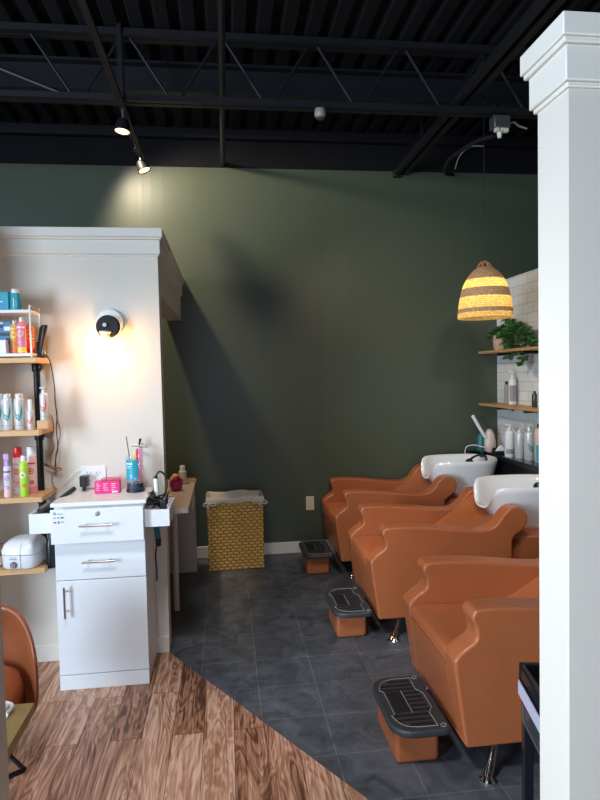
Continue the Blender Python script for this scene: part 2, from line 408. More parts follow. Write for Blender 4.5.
# stub walls framing the opening
struct(MB().box(0.757, 2.455, 1.25, 1.38, 0, 2.252).build('wall_right_stub', 'white_wall', flat=True))
t = MB(); cornice(t, 0.757, 2.455, 1.25, 1.38, 0, 2.253, 'acd'); struct(t.build('trim_4', 'white_trim', bevel=0.003))
struct(MB().box(-0.85, -0.504, 1.25, 1.38, 0, 2.252).build('wall_left_stub', 'white_wall', flat=True))
t = MB(); cornice(t, -0.85, -0.504, 1.25, 1.38, 0, 2.253, 'abcd'); struct(t.build('trim_5', 'white_trim', bevel=0.003))
struct(MB().box(2.335, 2.455, 1.38, YB, 0, 2.245).build('wall_right', 'subway', flat=True))
# outer walls with shopfront windows (behind and left of the camera)
def window_wall(name, axis, pos, a0, a1, wins, z0, z1, t=0.12):
    w = MB()
    def bx(p, q, za, zb):
        if q - p < 1e-3: return
        if axis == 'X': w.box(pos-t, pos, p, q, za, zb)
        else: w.box(p, q, pos-t, pos, za, zb)
    bx(a0, a1, 0, z0); bx(a0, a1, z1, DECK+0.06)
    cur = a0
    for (p, q) in wins: bx(cur, p, z0, z1); cur = q
    bx(cur, a1, z0, z1)
    struct(w.build(name, 'grey_wall', flat=True))
    for i, (p, q) in enumerate(wins):
        f = MB(); k = 0.05
        def fb(p2, q2, za, zb):
            if axis == 'X': f.box(pos-0.09, pos-0.03, p2, q2, za, zb)
            else: f.box(p2, q2, pos-0.09, pos-0.03, za, zb)
        fb(p, p+k, z0, z1); fb(q-k, q, z0, z1); fb(p+k, q-k, z0, z0+k); fb(p+k, q-k, z1-k, z1)
        global wn
        wn += 1
        struct(f.build('window_%d' % wn, 'black_steel'))
wn = 0
window_wall('wall_left', 'X', XL, YR, YB, [(-3.35, -0.45), (0.75, 2.95)], 0.25, 2.95)
window_wall('wall_rear', 'Y', YR, XL, XR, [(-3.8, -1.6), (-1.2, 1.0)], 0.25, 2.95)
struct(MB().box(XR, XR+0.12, YR, YB, 0, DECK+0.06).build('wall_far_right', 'grey_wall', flat=True))

# ------------------------------------------------------------------ ceiling steel
j = thing('roof_joist', 'black open web steel joist spanning under the ribbed ceiling', 'roof joist', (0, 3.6, 0))
MB().box(XL, XR, -0.045, -0.008, 3.425, 3.462).box(XL, XR, 0.008, 0.045, 3.425, 3.462).build('top_chord', 'black_steel', j)
MB().box(XL, XR, -0.04, -0.008, 3.066, 3.098).box(XL, XR, 0.008, 0.04, 3.066, 3.098).build('bottom_chord', 'black_steel', j)
xt = -0.514 - 0.54*7
while xt < XR-0.5:
    if abs(xt+0.514+0.54) > 0.1:
        MB().tube([(xt-0.245, 0, 3.09), (xt-0.02, 0, 3.44)], 0.0085, 8).build('web_rod', 'black_steel', j)
    MB().tube([(xt+0.02, 0, 3.44), (xt+0.245, 0, 3.09)], 0.0085, 8).build('web_rod', 'black_steel', j)
    xt += 0.54
MB().tube([(-1.75, 0, 3.44), (-0.83, 0, 3.09)], 0.0125, 8).build('end_diagonal', 'black_steel', j)
for xv in (-0.53, 1.62): MB().tube([(xv, 0, 3.09), (xv, 0, 3.44)], 0.006, 6).build('web_post', 'black_steel', j)
tag(MB().prism([(-0.06,3.275),(0.06,3.275),(0.06,3.29),(0.006,3.29),(0.006,3.445),(0.06,3.445),(0.06,3.462),(-0.06,3.462),(-0.06,3.445),(-0.006,3.445),(-0.006,3.29),(-0.06,3.29)], 'X', XL, XR).build('steel_girder', 'black_steel', loc=(0, 3.96, 0)), 'deep black steel girder just behind the open web joist', 'girder')
p = tag(MB().tube([(0.028, YR, 3.19), (0.028, YB, 3.19)], 0.0185, 12).build('ceiling_pipe', 'black_steel'), 'grey black pipe running straight back to the green wall', 'pipe')
r = thing('ceiling_rail', 'black double rail running back along the ceiling at right', 'rail', (1.48, 0, 0))
MB().box(-0.045, -0.005, -1.0, YB, 3.125, 3.165).build('rail_channel', 'black_steel', r, bevel=0.003)
MB().box(0.030, 0.075, -1.0, YB, 3.135, 3.175).build('rail_channel', 'black_steel', r, bevel=0.003)
for y in (0.4, 1.5, 2.6, 4.4): MB().box(-0.05, 0.08, y-0.015, y+0.015, 3.165, 3.19).box(0.01, 0.025, y-0.006, y+0.006, 3.18, DECK+0.02).build('hanger', 'black_steel', r)
MB().box(-0.05, -0.002, YB-0.05, YB-0.0, 3.11, 3.17).build('end_cap', 'black_steel', r, bevel=0.004)

# track with two heads
tr = thing('light_track', 'black lighting track hanging from the ceiling at left', 'lighting track', (-0.54, 0, 0))
MB().box(-0.017, 0.017, -1.0, 4.42, 3.03, 3.052).build('track_bar', 'black_steel', tr, bevel=0.002)
for y in (0.6, 2.4, 3.55): MB().box(-0.012, 0.012, y-0.012, y+0.012, 3.052, DECK+0.02).build('hanger', 'black_steel', tr)
MB().tube(spline([(0.005, 3.64, 3.03), (0.02, 3.75, 2.98), (-0.005, 3.9, 3.0), (0.02, 4.05, 2.97), (0, 4.2, 3.02), (0.01, 4.34, 3.0)], 8), 0.004, 6).build('feed_cable', 'black_plastic', tr)
MB().tube(spline([(-0.005, 3.66, 3.03), (-0.02, 3.82, 3.0), (0.015, 3.98, 2.975), (-0.015, 4.15, 3.0), (0.008, 4.33, 3.01)], 8), 0.004, 6).build('feed_cable', 'black_plastic', tr)
def track_head(loc, lbl, tilt):
    h = thing('track_spotlight', lbl, 'spotlight', loc, 0, 'track spotlights')
    MB().lathe([(0.0075, 0.0), (0.0075, 0.075)], (0, 0, 0.0)).build('stem', 'grey_metal', h)
    rot = Matrix.Rotation(tilt[0], 4, 'X') @ Matrix.Rotation(tilt[1], 4, 'Y')
    MB().lathe([(0.014, 0.012), (0.030, 0.0), (0.044, -0.045), (0.047, -0.066), (0.041, -0.066), (0.036, -0.045), (0.010, -0.02)], (0, 0, 0.01), 24, rot).build('lamp_head', 'black_steel', h)
    MB().lathe([(0.0, -0.060), (0.040, -0.060), (0.040, -0.056), (0.0, -0.056)], (0, 0, 0.01), 24, rot).build('lens', 'bulb_track', h)
    return h
track_head((-0.54, 3.60, 2.955), 'nearer lit spotlight at the end of the black track', (-0.10, 0.10))
track_head((-0.545, 4.36, 2.985), 'farther lit spotlight hanging just above the green wall', (-0.08, -0.40))

# detector, junction box with conduit
t = thing('heat_detector', 'small grey detector under the open web joist', 'detector', (0.602, 3.6, 3.066))
MB().lathe([(0.0, -0.048), (0.026, -0.048), (0.034, -0.036), (0.034, -0.012), (0.030, -0.006), (0.030, 0.0)], seg=20).build('detector_body', 'light_grey', t)
MB().lathe([(0.022, -0.049), (0.022, -0.056), (0.0, -0.056)], seg=16).build('sensor_cap', 'grey_metal', t)
t = thing('junction_box', 'grey metal junction box hung under the joist at upper right', 'junction box', (1.728, 3.6, 3.015))
MB().box(-0.055, 0.05, -0.04, 0.04, -0.035, 0.04).build('box_body', 'grey_metal', t, bevel=0.006)
for xx in (-0.042, 0.012): MB().tube([(xx, 0, 0.04), (xx, 0, 0.105), (xx+0.012, 0, 0.115)], 0.0035, 6).build('hanger_rod', 'nickel', t)
for xx, zz in ((-0.03, -0.043), (0.005, -0.04), (0.03, -0.045)): MB().box(xx-0.012, xx+0.012, -0.03, 0.0, zz-0.012, zz+0.01).build('knockout_plate', 'ivory', t, bevel=0.002)
MB().lathe([(0.012, -0.085), (0.016, -0.06), (0.010, -0.035)], (-0.005, 0, 0), 12).build('adapter', 'white_gloss', t)
MB().tube(spline([(0.05, 0, 0.0), (0.09, 0, 0.012), (0.13, 0.02, 0.0), (0.19, 0.03, -0.012)], 6), 0.006, 8).build('flexible_conduit', 'light_grey', t)
MB().tube(spline([(-0.02, 0.03, -0.06), (-0.06, 0.25, -0.02), (-0.02, 0.8, 0.06), (0.10, 1.2, 0.10), (0.22, 1.34, 0.13)], 8), 0.014, 8).build('drop_arm', 'black_steel', t)
tag(MB().tube(spline([(0, 0, 0), (0.03, -0.03, 0.10), (0.10, -0.08, 0.155), (0.2, -0.12, 0.15)], 8), 0.005, 8).build('ceiling_cable', 'light_grey', loc=(1.965, 4.93, 3.19)), 'pale cable looping above the green wall near the junction box', 'cable')

# ------------------------------------------------------------------ pendant
px, py, pb = 1.712, 3.8, 1.838
t = thing('pendant_lamp', 'bell shaped woven seagrass pendant lamp glowing over the wash stations', 'pendant lamp', (px, py, pb))
MB().tube([(0, 0, 0.345), (0, 0, DECK-pb+0.02)], 0.0028, 6).build('cord', 'groove', t)
MB().lathe([(0.0, DECK-pb-0.045), (0.05, DECK-pb-0.04), (0.05, DECK-pb-0.0)], seg=20).build('ceiling_canopy', 'black_steel', t)
sp_prof = spline([(0.176, 0, 0.0), (0.176, 0, 0.03), (0.168, 0, 0.10), (0.148, 0, 0.19), (0.118, 0, 0.26), (0.078, 0, 0.31), (0.045, 0, 0.333)], 8)
def ring_r(z):
    for a, b in zip(sp_prof, sp_prof[1:]):
        if a.z <= z <= b.z + 1e-9: return a.x + (b.x-a.x)*(z-a.z)/max(1e-9, b.z-a.z)
    return sp_prof[-1].x
def shade_band(name, z0, z1, m, rows):
    bm = bmesh.new(); uv = bm.loops.layers.uv.new('UVMap'); seg = 72; k = max(3, rows)
    V = [[bm.verts.new((ring_r(z0+(z1-z0)*q/k)*math.cos(2*PI*i/seg), ring_r(z0+(z1-z0)*q/k)*math.sin(2*PI*i/seg), z0+(z1-z0)*q/k)) for i in range(seg)] for q in range(k+1)]
    for q in range(k):
        for i in range(seg):
            f = bm.faces.new([V[q][i], V[q][(i+1)%seg], V[q+1][(i+1)%seg], V[q+1][i]])
            for l, (a, b) in zip(f.loops, ((i, q), (i+1, q), (i+1, q+1), (i, q+1))): l[uv].uv = (a/seg, b/k*rows)
            f.smooth = True
    me = bpy.data.meshes.new(name); bm.to_mesh(me); bm.free(); me.materials.append(M[m])
    o = bpy.data.objects.new(name, me); COL.objects.link(o); o.parent = t
    return o
for z0, z1, m, rows, lb in ((0.0, 0.034, 'weave_loose', 3, None), (0.034, 0.06, 'weave_dense', 3, None), (0.06, 0.135, 'weave_loose', 6, None), (0.135, 0.192, 'weave_dense', 6, None), (0.192, 0.25, 'weave_loose', 5, None), (0.25, 0.333, 'weave_dense', 9, None)):
    o = shade_band('shade_band', z0, z1, m, rows); lab(o, 'glowing loose woven band' if m == 'weave_loose' else 'dense tan woven band')
for a in (0, PI/2):
    MB().tube(spline([(0.05*math.cos(a), 0.05*math.sin(a), 0.33), (0.03*math.cos(a), 0.03*math.sin(a), 0.36), (0, 0, 0.37), (-0.03*math.cos(a), -0.03*math.sin(a), 0.36), (-0.05*math.cos(a), -0.05*math.sin(a), 0.33)], 6), 0.006, 8).build('top_loop', 'weave_dense' if False else 'brown_card', t)
MB().lathe([(0.018, 0.20), (0.02, 0.27), (0.012, 0.345)], seg=16).build('socket', 'black_plastic', t)
MB().sphere((0, 0, 0.15), 0.035, 16).build('bulb', 'bulb_pend', t)

# ------------------------------------------------------------------ wash chairs
ctrl = [(0.013,0.118),(0.001,0.20),(-0.012,0.30),(-0.027,0.42),(-0.024,0.452),(0.006,0.482),(0.052,0.515),(0.056,0.555),(0.042,0.592),(0.046,0.616),(0.068,0.630),(0.16,0.632),(0.30,0.622),(0.44,0.606),(0.56,0.592),(0.65,0.592),(0.71,0.620),(0.75,0.672),(0.785,0.704),(0.825,0.714),(0.865,0.700),(0.892,0.665),(0.888,0.615),(0.855,0.575),(0.815,0.548),(0.800,0.52)]
arm_prof = [(p.x, p.y) for p in spline([(a, b, 0) for a, b in ctrl], 5)] + [(0.800, 0.118)]
CH = {}
def make_chair(loc, lbl):
    t = thing('wash_chair', lbl, 'salon chair', loc, 0, 'backwash chairs in a row')
    for y0, y1 in ((-0.325, -0.218), (0.218, 0.325)):
        o = MB().prism(arm_prof, 'Y', y0, y1).build('armrest', 'leather', t, bevel=0.019, seg=5)
        o.modifiers['bevel'].angle_limit = math.radians(60)
    # front panel below the cushion
    MB().prism([(0.014,0.12),(-0.011,0.30),(-0.023,0.390),(0.03,0.390),(0.75,0.36),(0.79,0.12)], 'Y', -0.225, 0.225).build('base', 'leather', t, bevel=0.006)
    MB().prism([(-0.021,0.385),(-0.023,0.425),(-0.011,0.442),(0.035,0.448),(0.30,0.438),(0.46,0.430),(0.46,0.33),(0.02,0.36)], 'Y', -0.220, 0.220).build('seat', 'leather', t, bevel=0.012, seg=3)
    MB().tube([(-0.0245, -0.215, 0.390), (-0.0245, 0.215, 0.390)], 0.0035, 6).build('piping', 'leather', t)
    # backrest: a sloping shell scooped in the middle with a neck dip at its top
    rings = []
    ny = 14
    for k in range(ny+1):
        v = -1 + 2*k/ny; y = v*0.225; q = 1-v*v
        pf = spline([(0.36, y, 0.435), (0.44, y, 0.455-0.01*q), (0.54, y, 0.51-0.02*q), (0.66, y, 0.585-0.035*q), (0.75, y, 0.655-0.065*q), (0.81, y, 0.695-0.095*q), (0.86, y, 0.685-0.10*q), (0.885, y, 0.64-0.085*q), (0.87, y, 0.56-0.03*q)], 4)
        rings.append(pf + [Vector((0.80, y, 0.33)), Vector((0.44, y, 0.33))])
    MB().loft(rings).build('backrest', 'leather', t, angle=50)
    # upholstered box behind the back, under the bowl
    MB().box(0.808, 1.32, -0.27, 0.27, 0.118, 0.527).build('bowl_base', 'leather', t, bevel=0.012, seg=3)
    for sx, sy in ((0, -1), (0, 1), (1, -1), (1, 1)):
        if sx == 0: a, b = (0.165, 0.25*sy, 0.135), (0.090, 0.335*sy, 0.012)
        else: a, b = (0.74, 0.25*sy, 0.135), (0.78, 0.28*sy, 0.012)
        if sy > 0: b = (b[0], 0.295, b[2])
        lg = MB().tube([a, b], 0.0165, 14).build('leg', 'chrome', t)
        MB().lathe([(0.0, 0.0), (0.030, 0.0), (0.032, 0.006), (0.024, 0.014), (0.017, 0.022)], (b[0], b[1], 0), 20).build('foot', 'chrome', lg)
    MB().box(0.75, 1.22, -0.2, 0.2, 0.0, 0.12).build('plinth', 'black_plastic', t)
    return t
ch = make_chair((0.826, 2.372, 0), 'nearest cognac leather wash chair, beside the white end wall and black cart')
dup(ch, (0.803, 3.54, 0), 'middle cognac leather wash chair, with the near white bowl behind it')
dup(ch, (0.797, 4.585, 0), 'farthest cognac leather wash chair, closest to the green wall')

# wash bowls
def make_bowl(loc, lbl):
    t = thing('wash_bowl', lbl, 'wash bowl', loc, 0, 'white wash bowls')
    seg = 64
    def ring(cx, rx, ry, z, e=2.5, notch=0.0, drop=0.0):
        out = []
        for i in range(seg):
            a = 2*PI*i/seg; ca, sa = math.cos(a), math.sin(a)
            x = cx + rx*math.copysign(abs(ca)**(2/e), ca); y = ry*math.copysign(abs(sa)**(2/e), sa)
            da = abs(math.atan2(math.sin(a-PI), math.cos(a-PI)))
            w = 1/(1+math.exp((da-0.50)/0.10))
            out.append(Vector((x + 0.03*w*(notch/0.16), y, z - notch*w)))
        return out
    rings = [ring(0.035, 0.19, 0.15, -0.272), ring(0.03, 0.215, 0.17, -0.24), ring(0.012, 0.262, 0.20, -0.13, notch=0.015), ring(0, 0.295, 0.226, -0.035, notch=0.10), ring(-0.002, 0.304, 0.232, -0.008, notch=0.14), ring(-0.002, 0.298, 0.226, 0.003, notch=0.145), ring(-0.002, 0.284, 0.212, 0.0, notch=0.145),
             ring(0.0, 0.272, 0.202, -0.03, notch=0.12), ring(0.01, 0.245, 0.18, -0.12, notch=0.045), ring(0.02, 0.20, 0.15, -0.20), ring(0.03, 0.10, 0.08, -0.225)]
    MB().loft(rings).build('basin', 'ceramic', t, angle=70)
    MB().lathe([(0.026, 0.0), (0.026, 0.006), (0.0, 0.007)], (0.03, 0, -0.226), 16).build('drain', 'chrome', t)
    # mixer and spray on the rear deck
    f = MB().lathe([(0.022, 0.0), (0.022, 0.012), (0.014, 0.02), (0.013, 0.05), (0.0, 0.055)], (0.235, 0.07, -0.01), 16).build('faucet', 'black_plastic', t)
    MB().tube([(0.235, 0.07, 0.035), (0.19, 0.03, 0.05)], 0.007, 8).build('lever', 'black_plastic', f)
    s = MB().tube(spline([(0.22, -0.04, -0.02), (0.20, -0.06, 0.02), (0.14, -0.08, 0.03), (0.08, -0.09, 0.012), (0.05, -0.10, -0.02)], 6), 0.009, 8).build('spray_hose', 'black_plastic', t)
    MB().lathe([(0.014, -0.03), (0.030, -0.012), (0.030, 0.012), (0.0, 0.012)], (0.05, -0.105, -0.022), 18, Matrix.Rotation(-1.2, 4, 'X') @ Matrix.Rotation(0.4, 4, 'Y')).build('spray_head', 'black_plastic', s)
    return t
wbowl = make_bowl((1.825, 3.53, 0.799), 'white ceramic wash bowl behind the middle chair')
dup(wbowl, (1.825, 4.575, 0.799), 'white ceramic wash bowl behind the farthest chair, near green wall')
dup(wbowl, (1.845, 2.372, 0.799), 'white ceramic wash bowl behind the nearest chair')

# footrests
def make_footrest(loc, lbl):
    t = thing('footrest', lbl, 'footrest', loc, 0, 'footrests before the wash chairs')
    MB().box(-0.086, 0.086, -0.145, 0.145, 0.0, 0.142).build('block', 'leather', t, bevel=0.018, seg=4)
    def outline(x0, x1, y0, y1, r, rr):
        pts = []
        for cx, cy, a0, q in ((x1-rr, y1-rr, 0, rr), (x0+r, y1-r, PI/2, r), (x0+r, y0+r, PI, r), (x1-rr, y0+rr, 1.5*PI, rr)):
            for k in range(7): pts.append((cx+q*math.cos(a0+k*PI/12), cy+q*math.sin(a0+k*PI/12)))
        return pts
    MB().prism(outline(-0.112, 0.112, -0.215, 0.195, 0.085, 0.03), 'Z', 0.140, 0.168).build('top_pad', 'black_rubber', t, bevel=0.008, seg=3)
    zt = 0.1685
    g = MB()
    for k in range(11):
        y = -0.165 + k*0.032
        x0, x1 = -0.10, 0.045
        if k in (0, 10): x0 = -0.055
        if 3 <= k <= 7: x0, x1 = -0.015, 0.06
        g.box(x0, x1, y-0.007, y+0.007, zt-0.002, zt+0.0008)
    for k in range(15):
        y = -0.075 + k*0.0105
        g.box(-0.088, -0.022, y-0.003, y+0.003, zt-0.002, zt+0.0008)
    g.bm.transform(Matrix.Translation((0.014, -0.006, 0)) @ Matrix.Diagonal((0.93, 0.98, 1, 1)))
    g.build('tread_grooves', 'groove', t)
    ln = MB(); r = 0.0012
    ln.tube([(0.055, -0.185, zt), (0.052, -0.09, zt), (0.075, -0.06, zt), (0.075, 0.05, zt), (0.052, 0.085, zt), (0.055, 0.18, zt)], r, 6)
    ln.tube(spline([(0.055, -0.185, zt), (-0.03, -0.182, zt), (-0.085, -0.16, zt), (-0.112, -0.10, zt)], 6), r, 6)
    ln.tube(spline([(0.055, 0.18, zt), (-0.03, 0.178, zt), (-0.085, 0.155, zt), (-0.112, 0.095, zt)], 6), r, 6)
    ln.tube([(-0.112, -0.10, zt), (-0.096, -0.085, zt), (-0.096, 0.08, zt), (-0.112, 0.095, zt)], r, 6)
    ln.tube([(-0.018, -0.085, zt), (-0.018, 0.08, zt)], r, 6)
    for yy in (-0.185, 0.18): ln.tube([(0.078+0.011*math.cos(k*PI/6), yy+0.011*math.sin(k*PI/6), zt) for k in range(13)], r, 6)
    ln.bm.transform(Matrix.Translation((0.014, -0.006, 0)) @ Matrix.Diagonal((0.93, 0.98, 1, 1)))
    ln.build('tread_lines', 'grey_line', t)
    return t
fr = make_footrest((0.695, 2.312, 0), 'nearest leather footrest with ribbed black top and grey outlines')
dup(fr, (0.675, 3.425, 0), 'middle leather footrest, grey tracery on its black top')
dup(fr, (0.652, 4.515, 0), 'farthest leather footrest standing by the green wall baseboard')

# ------------------------------------------------------------------ counter, shelves and bottles at right
t = thing('black_counter', 'glossy black counter along the white tiled wall behind the bowls', 'counter', (0, 0, 0))
MB().box(2.17, 2.333, 1.6, 4.76, 0.0, 0.768).build('cabinet_body', 'dark_gloss', t, bevel=0.003)
MB().prism([(2.152, 1.55), (2.333, 1.55), (2.333, 4.935), (2.03, 4.935), (2.03, 4.862), (2.152, 4.862)], 'Z', 0.770, 0.812).build('worktop', 'dark_gloss', t, bevel=0.004)
for z, lbl in ((1.655, 'upper wooden shelf on the white tiles, carrying the trailing plant'), (1.215, 'lower wooden shelf on the white tiles, carrying two hair bottles')):
    s = thing('wall_shelf', lbl, 'shelf', (2.333, 4.94, z), 0, 'wooden shelves on the tiled wall')
    MB().box(-0.172, 0.0, -1.75, 0.0, -0.022, 0.0).build('board', 'pine_right', s, bevel=0.003)
    for y in (-0.28, -0.72, -1.4):
        MB().tube([(-0.005, y, -0.034), (-0.135, y, -0.034)], 0.011, 10).lathe([(0.026, 0.0), (0.026, 0.008), (0.0, 0.008)], (-0.0005, y, -0.034), 16, Matrix.Rotation(-PI/2, 4, 'Y')).build('pipe_bracket', 'black_iron', s)

def wrap_pts(r, pts, zoff=0.0):
    # (s, z) -> on a cylinder of radius r, s measured from the side facing the camera (-Y)
    return [(r*math.sin(s/r), -r*math.cos(s/r), z+zoff) for s, z in pts]
def decal(parent, name, m, r, polys):
    b = MB()
    def split(t, n=0):
        mx = max(range(3), key=lambda k: abs(t[k][0]-t[(k+1)%3][0]))
        if abs(t[mx][0]-t[(mx+1)%3][0]) > r*0.22 and n < 6:
            p, q, o = t[mx], t[(mx+1)%3], t[(mx+2)%3]; c = ((p[0]+q[0])/2, (p[1]+q[1])/2)
            split((p, c, o), n+1); split((c, q, o), n+1)
        else: b.poly(wrap_pts(r+0.0009, t))
    for pts in polys:
        for k in range(1, len(pts)-1): split((pts[0], pts[k], pts[k+1]))
    return b.build(name, m, parent, flat=True)
def ring_poly(cs, cz, r0, r1, n=20):
    return [[(cs+a*math.cos(t0), cz+a*math.sin(t0)) for a, t0 in ((r0, 2*PI*k/n), (r1, 2*PI*k/n), (r1, 2*PI*(k+1)/n), (r0, 2*PI*(k+1)/n))] for k in range(n)]
def rect(s0, s1, z0, z1): return [(s0, z0), (s1, z0), (s1, z1), (s0, z1)]
def band(r, z0, z1, half=1.3):
    n = 10; out = []
    for k in range(n):
        a, b = -half+2*half*k/n, -half+2*half*(k+1)/n
        out.append(rect(a*r, b*r, z0, z1))
    return out
def leafs(w, h):
    return [[(w*0.20, -h*0.25), (w*0.42, -h*0.30), (w*0.72, h*0.35), (w*0.68, h*1.05), (w*0.48, h*0.45)],
            [(w*0.15, -h*0.15), (w*0.22, -h*0.02), (-w*0.35, h*0.22), (-w*0.80, h*0.50), (-w*0.45, h*0.12)],
            [(w*0.20, -h*0.48), (w*0.30, -h*0.34), (-w*0.30, -h*0.06), (-w*0.72, h*0.16), (-w*0.35, -h*0.20)]]

def bottle(loc, lbl, r, h, body, cap, kind='bottle', group=None, shoulder=0.86, neck=0.45, caph=0.16, capr=0.5, motif=None, cat='bottle', name=None, seg=28):
    t = thing(name or ('spray_can' if kind == 'can' else 'hair_bottle'), lbl, cat, loc, 0, group)
    hb = h*(1-caph)
    if kind == 'can':
        MB().lathe([(0, 0), (r*0.94, 0), (r, 0.004), (r, hb-0.006), (r*0.93, hb), (0, hb)], seg=seg).build('can_body', body, t)
        MB().lathe([(0, hb), (r*0.95, hb), (r*0.95, h-0.008), (r*0.86, h), (0, h)], seg=seg).build('cap', cap, t)
    else:
        zs = hb*shoulder
        pf = [(0, 0), (r*0.93, 0), (r, 0.004), (r, zs)]
        for k in range(1, 7):
            a = k*PI/12; pf.append((r*neck + r*(1-neck)*math.cos(a), zs + (hb-zs)*math.sin(a)))
        pf += [(0, hb)]
        MB().lathe(pf, seg=seg).build('bottle_body', body, t)
        if kind == 'pump':
            c = MB().lathe([(0, hb), (r*capr, hb), (r*capr, hb+h*caph*0.35), (r*0.16, hb+h*caph*0.4), (r*0.16, hb+h*caph*0.75), (0, hb+h*caph*0.75)], seg=18)
            c.build('collar', cap, t)
            MB().box(-r*0.9, r*0.28, -r*0.22, r*0.22, h-h*caph*0.3, h).build('pump_head', cap, t, bevel=0.002)
        elif kind == 'spray':
            MB().lathe([(0, hb), (r*capr, hb), (r*capr*0.8, hb+h*caph*0.5), (0, hb+h*caph*0.5)], seg=18).build('collar', cap, t)
            MB().box(-r*0.9, r*0.55, -r*0.33, r*0.33, h-h*caph*0.52, h).build('spray_head', cap, t, bevel=0.004)
            MB().tube([(-r*0.55, 0, h-h*caph*0.5), (-r*0.75, 0, h-h*caph*1.0)], 0.003, 6).build('trigger', cap, t)
        else:
            MB().lathe([(0, hb), (r*capr, hb), (r*capr, h-0.004), (r*capr*0.9, h), (0, h)], seg=20).build('cap', cap, t)
    if motif: motif(t, r, hb)
    return t
def m_leaf(col):
    def f(t, r, h):
        decal(t, 'leaf_print', col, r, [[(s, h*0.45+z) for s, z in p] for p in leafs(r*1.25, h*0.36)])
        decal(t, 'base_line', 'grey_label', r, band(r, h*0.14, h*0.15, 1.2))
    return f
def m_rings(c1, c2, top=None, bot=None, low=True):
    def f(t, r, h):
        decal(t, 'ring_print', c1, r, ring_poly(0, h*0.62, r*0.42, r*0.72))
        decal(t, 'dot_print', c2, r, ring_poly(0, h*0.62, 0.0001, r*0.26, 12))
        if low: decal(t, 'ring_print', c2, r, ring_poly(r*0.2, h*0.32, r*0.2, r*0.45))
        if low: decal(t, 'dot_print', c1, r, ring_poly(-r*0.7, h*0.36, 0.0001, r*0.22, 10) + ring_poly(-r*0.5, h*0.84, 0.0001, r*0.16, 10))
        if top: decal(t, 'top_band', top, r, band(r, h*0.80, h*0.84, 1.0))
        if bot: decal(t, 'bottom_band', bot, r, band(r, 0.004, h*0.2, 1.3))
    return f
def m_label(c, z0, z1):
    def f(t, r, h): decal(t, 'label', c, r, band(r, h*z0, h*z1, 1.2))
    return f
# lower tiled-wall shelf
bottle((2.252, 4.60, 1.215), 'short grey hair bottle on the lower tiled-wall shelf', 0.022, 0.185, 'grey_label', 'black_plastic', group='bottles on the tiled wall shelf', caph=0.12, capr=0.7)
bottle((2.287, 4.58, 1.215), 'tall white pump bottle with grey label on the lower tiled-wall shelf', 0.032, 0.275, 'white_gloss', 'white_gloss', 'pump', 'bottles on the tiled wall shelf', shoulder=0.82, motif=m_label('grey_label', 0.12, 0.72), caph=0.22)
bottle((2.26, 4.18, 1.215), 'small dark bottle on the lower tiled-wall shelf near the white end wall', 0.02, 0.12, 'dark_clear', 'black_plastic', group='bottles on the tiled wall shelf')
# counter bottles
bottle((2.205, 4.47, 0.812), 'plain white hair bottle, leftmost on the black counter', 0.036, 0.26, 'white_gloss', 'white_gloss', 'pump', 'bottles on the black counter', motif=m_label('light_grey', 0.12, 0.3), caph=0.2)
bottle((2.238, 4.37, 0.812), 'silver hair bottle beside the plain white one on the black counter', 0.036, 0.255, 'silver', 'silver', 'pump', 'bottles on the black counter', caph=0.2)
bottle((2.262, 4.265, 0.812), 'silver hair bottle with teal leaf print on the black counter', 0.038, 0.255, 'silver', 'silver', 'bottle', 'bottles on the black counter', motif=m_leaf('teal_leaf'), caph=0.14)
bottle((2.288, 4.16, 0.812), 'white bottle with pale blue lower half and black cap on counter', 0.038, 0.28, 'blush', 'black_plastic', 'bottle', 'bottles on the black counter', motif=m_label('teal', 0.02, 0.5), caph=0.1)
bottle((2.29, 4.56, 0.812), 'clear white bottle standing in the back row on the black counter', 0.034, 0.24, 'white', 'white', 'pump', 'bottles on the black counter', caph=0.2)
# hand tool in its stand at the counter's far end
t = thing('handheld_steamer', 'blush and teal handheld tool with white wand at the counter end', 'hair tool', (2.16, 4.83, 0.812))
MB().lathe([(0, 0), (0.045, 0), (0.052, 0.03), (0.052, 0.08), (0.042, 0.14), (0.022, 0.18), (0, 0.19)], (0.045, 0, 0), 24).build('tank', 'blush', t)
MB().lathe([(0, 0), (0.03, 0), (0.034, 0.05), (0.028, 0.12), (0.008, 0.15), (0, 0.15)], (-0.028, 0.01, 0), 20).build('teal_grip', 'teal_dark', t)
MB().tube([(0.0, -0.02, 0.12), (-0.05, -0.02, 0.20), (-0.105, -0.02, 0.295)], 0.014, 12).sphere((-0.105, -0.02, 0.295), 0.016, 12).build('wand', 'white_gloss', t)
tag(MB().tube(spline([(0, 0, 0), (-0.03, -0.02, 0.03), (-0.10, 0.03, 0.045), (-0.147, 0.08, 0.02), (-0.15, 0.09, -0.06)], 8), 0.004, 8).build('trailing_cable', 'white_gloss', loc=(2.165, 4.80, 0.82)), 'thin white cable drooping over the far end of the black counter', 'cable')
t = thing('black_tray', 'small black tray with odds and ends on the counter near the tool', 'tray', (2.215, 4.66, 0.812))
MB().box(-0.055, 0.05, -0.035, 0.035, 0.0, 0.02).build('tray_base', 'black_plastic', t, bevel=0.003)
MB().box(-0.05, 0.045, 0.02, 0.035, 0.02, 0.045).build('tray_back', 'black_plastic', t, bevel=0.003)
tag(MB().prism([(-0.04, 0), (0.04, 0.0), (0.035, 0.02), (0.01, 0.05), (-0.02, 0.022)], 'Y', -0.012, 0.012).build('folded_cloth', 'white', bevel=0.004, loc=(2.215, 4.655, 0.833)), 'crumpled white cloth lying in the small black tray', 'cloth')

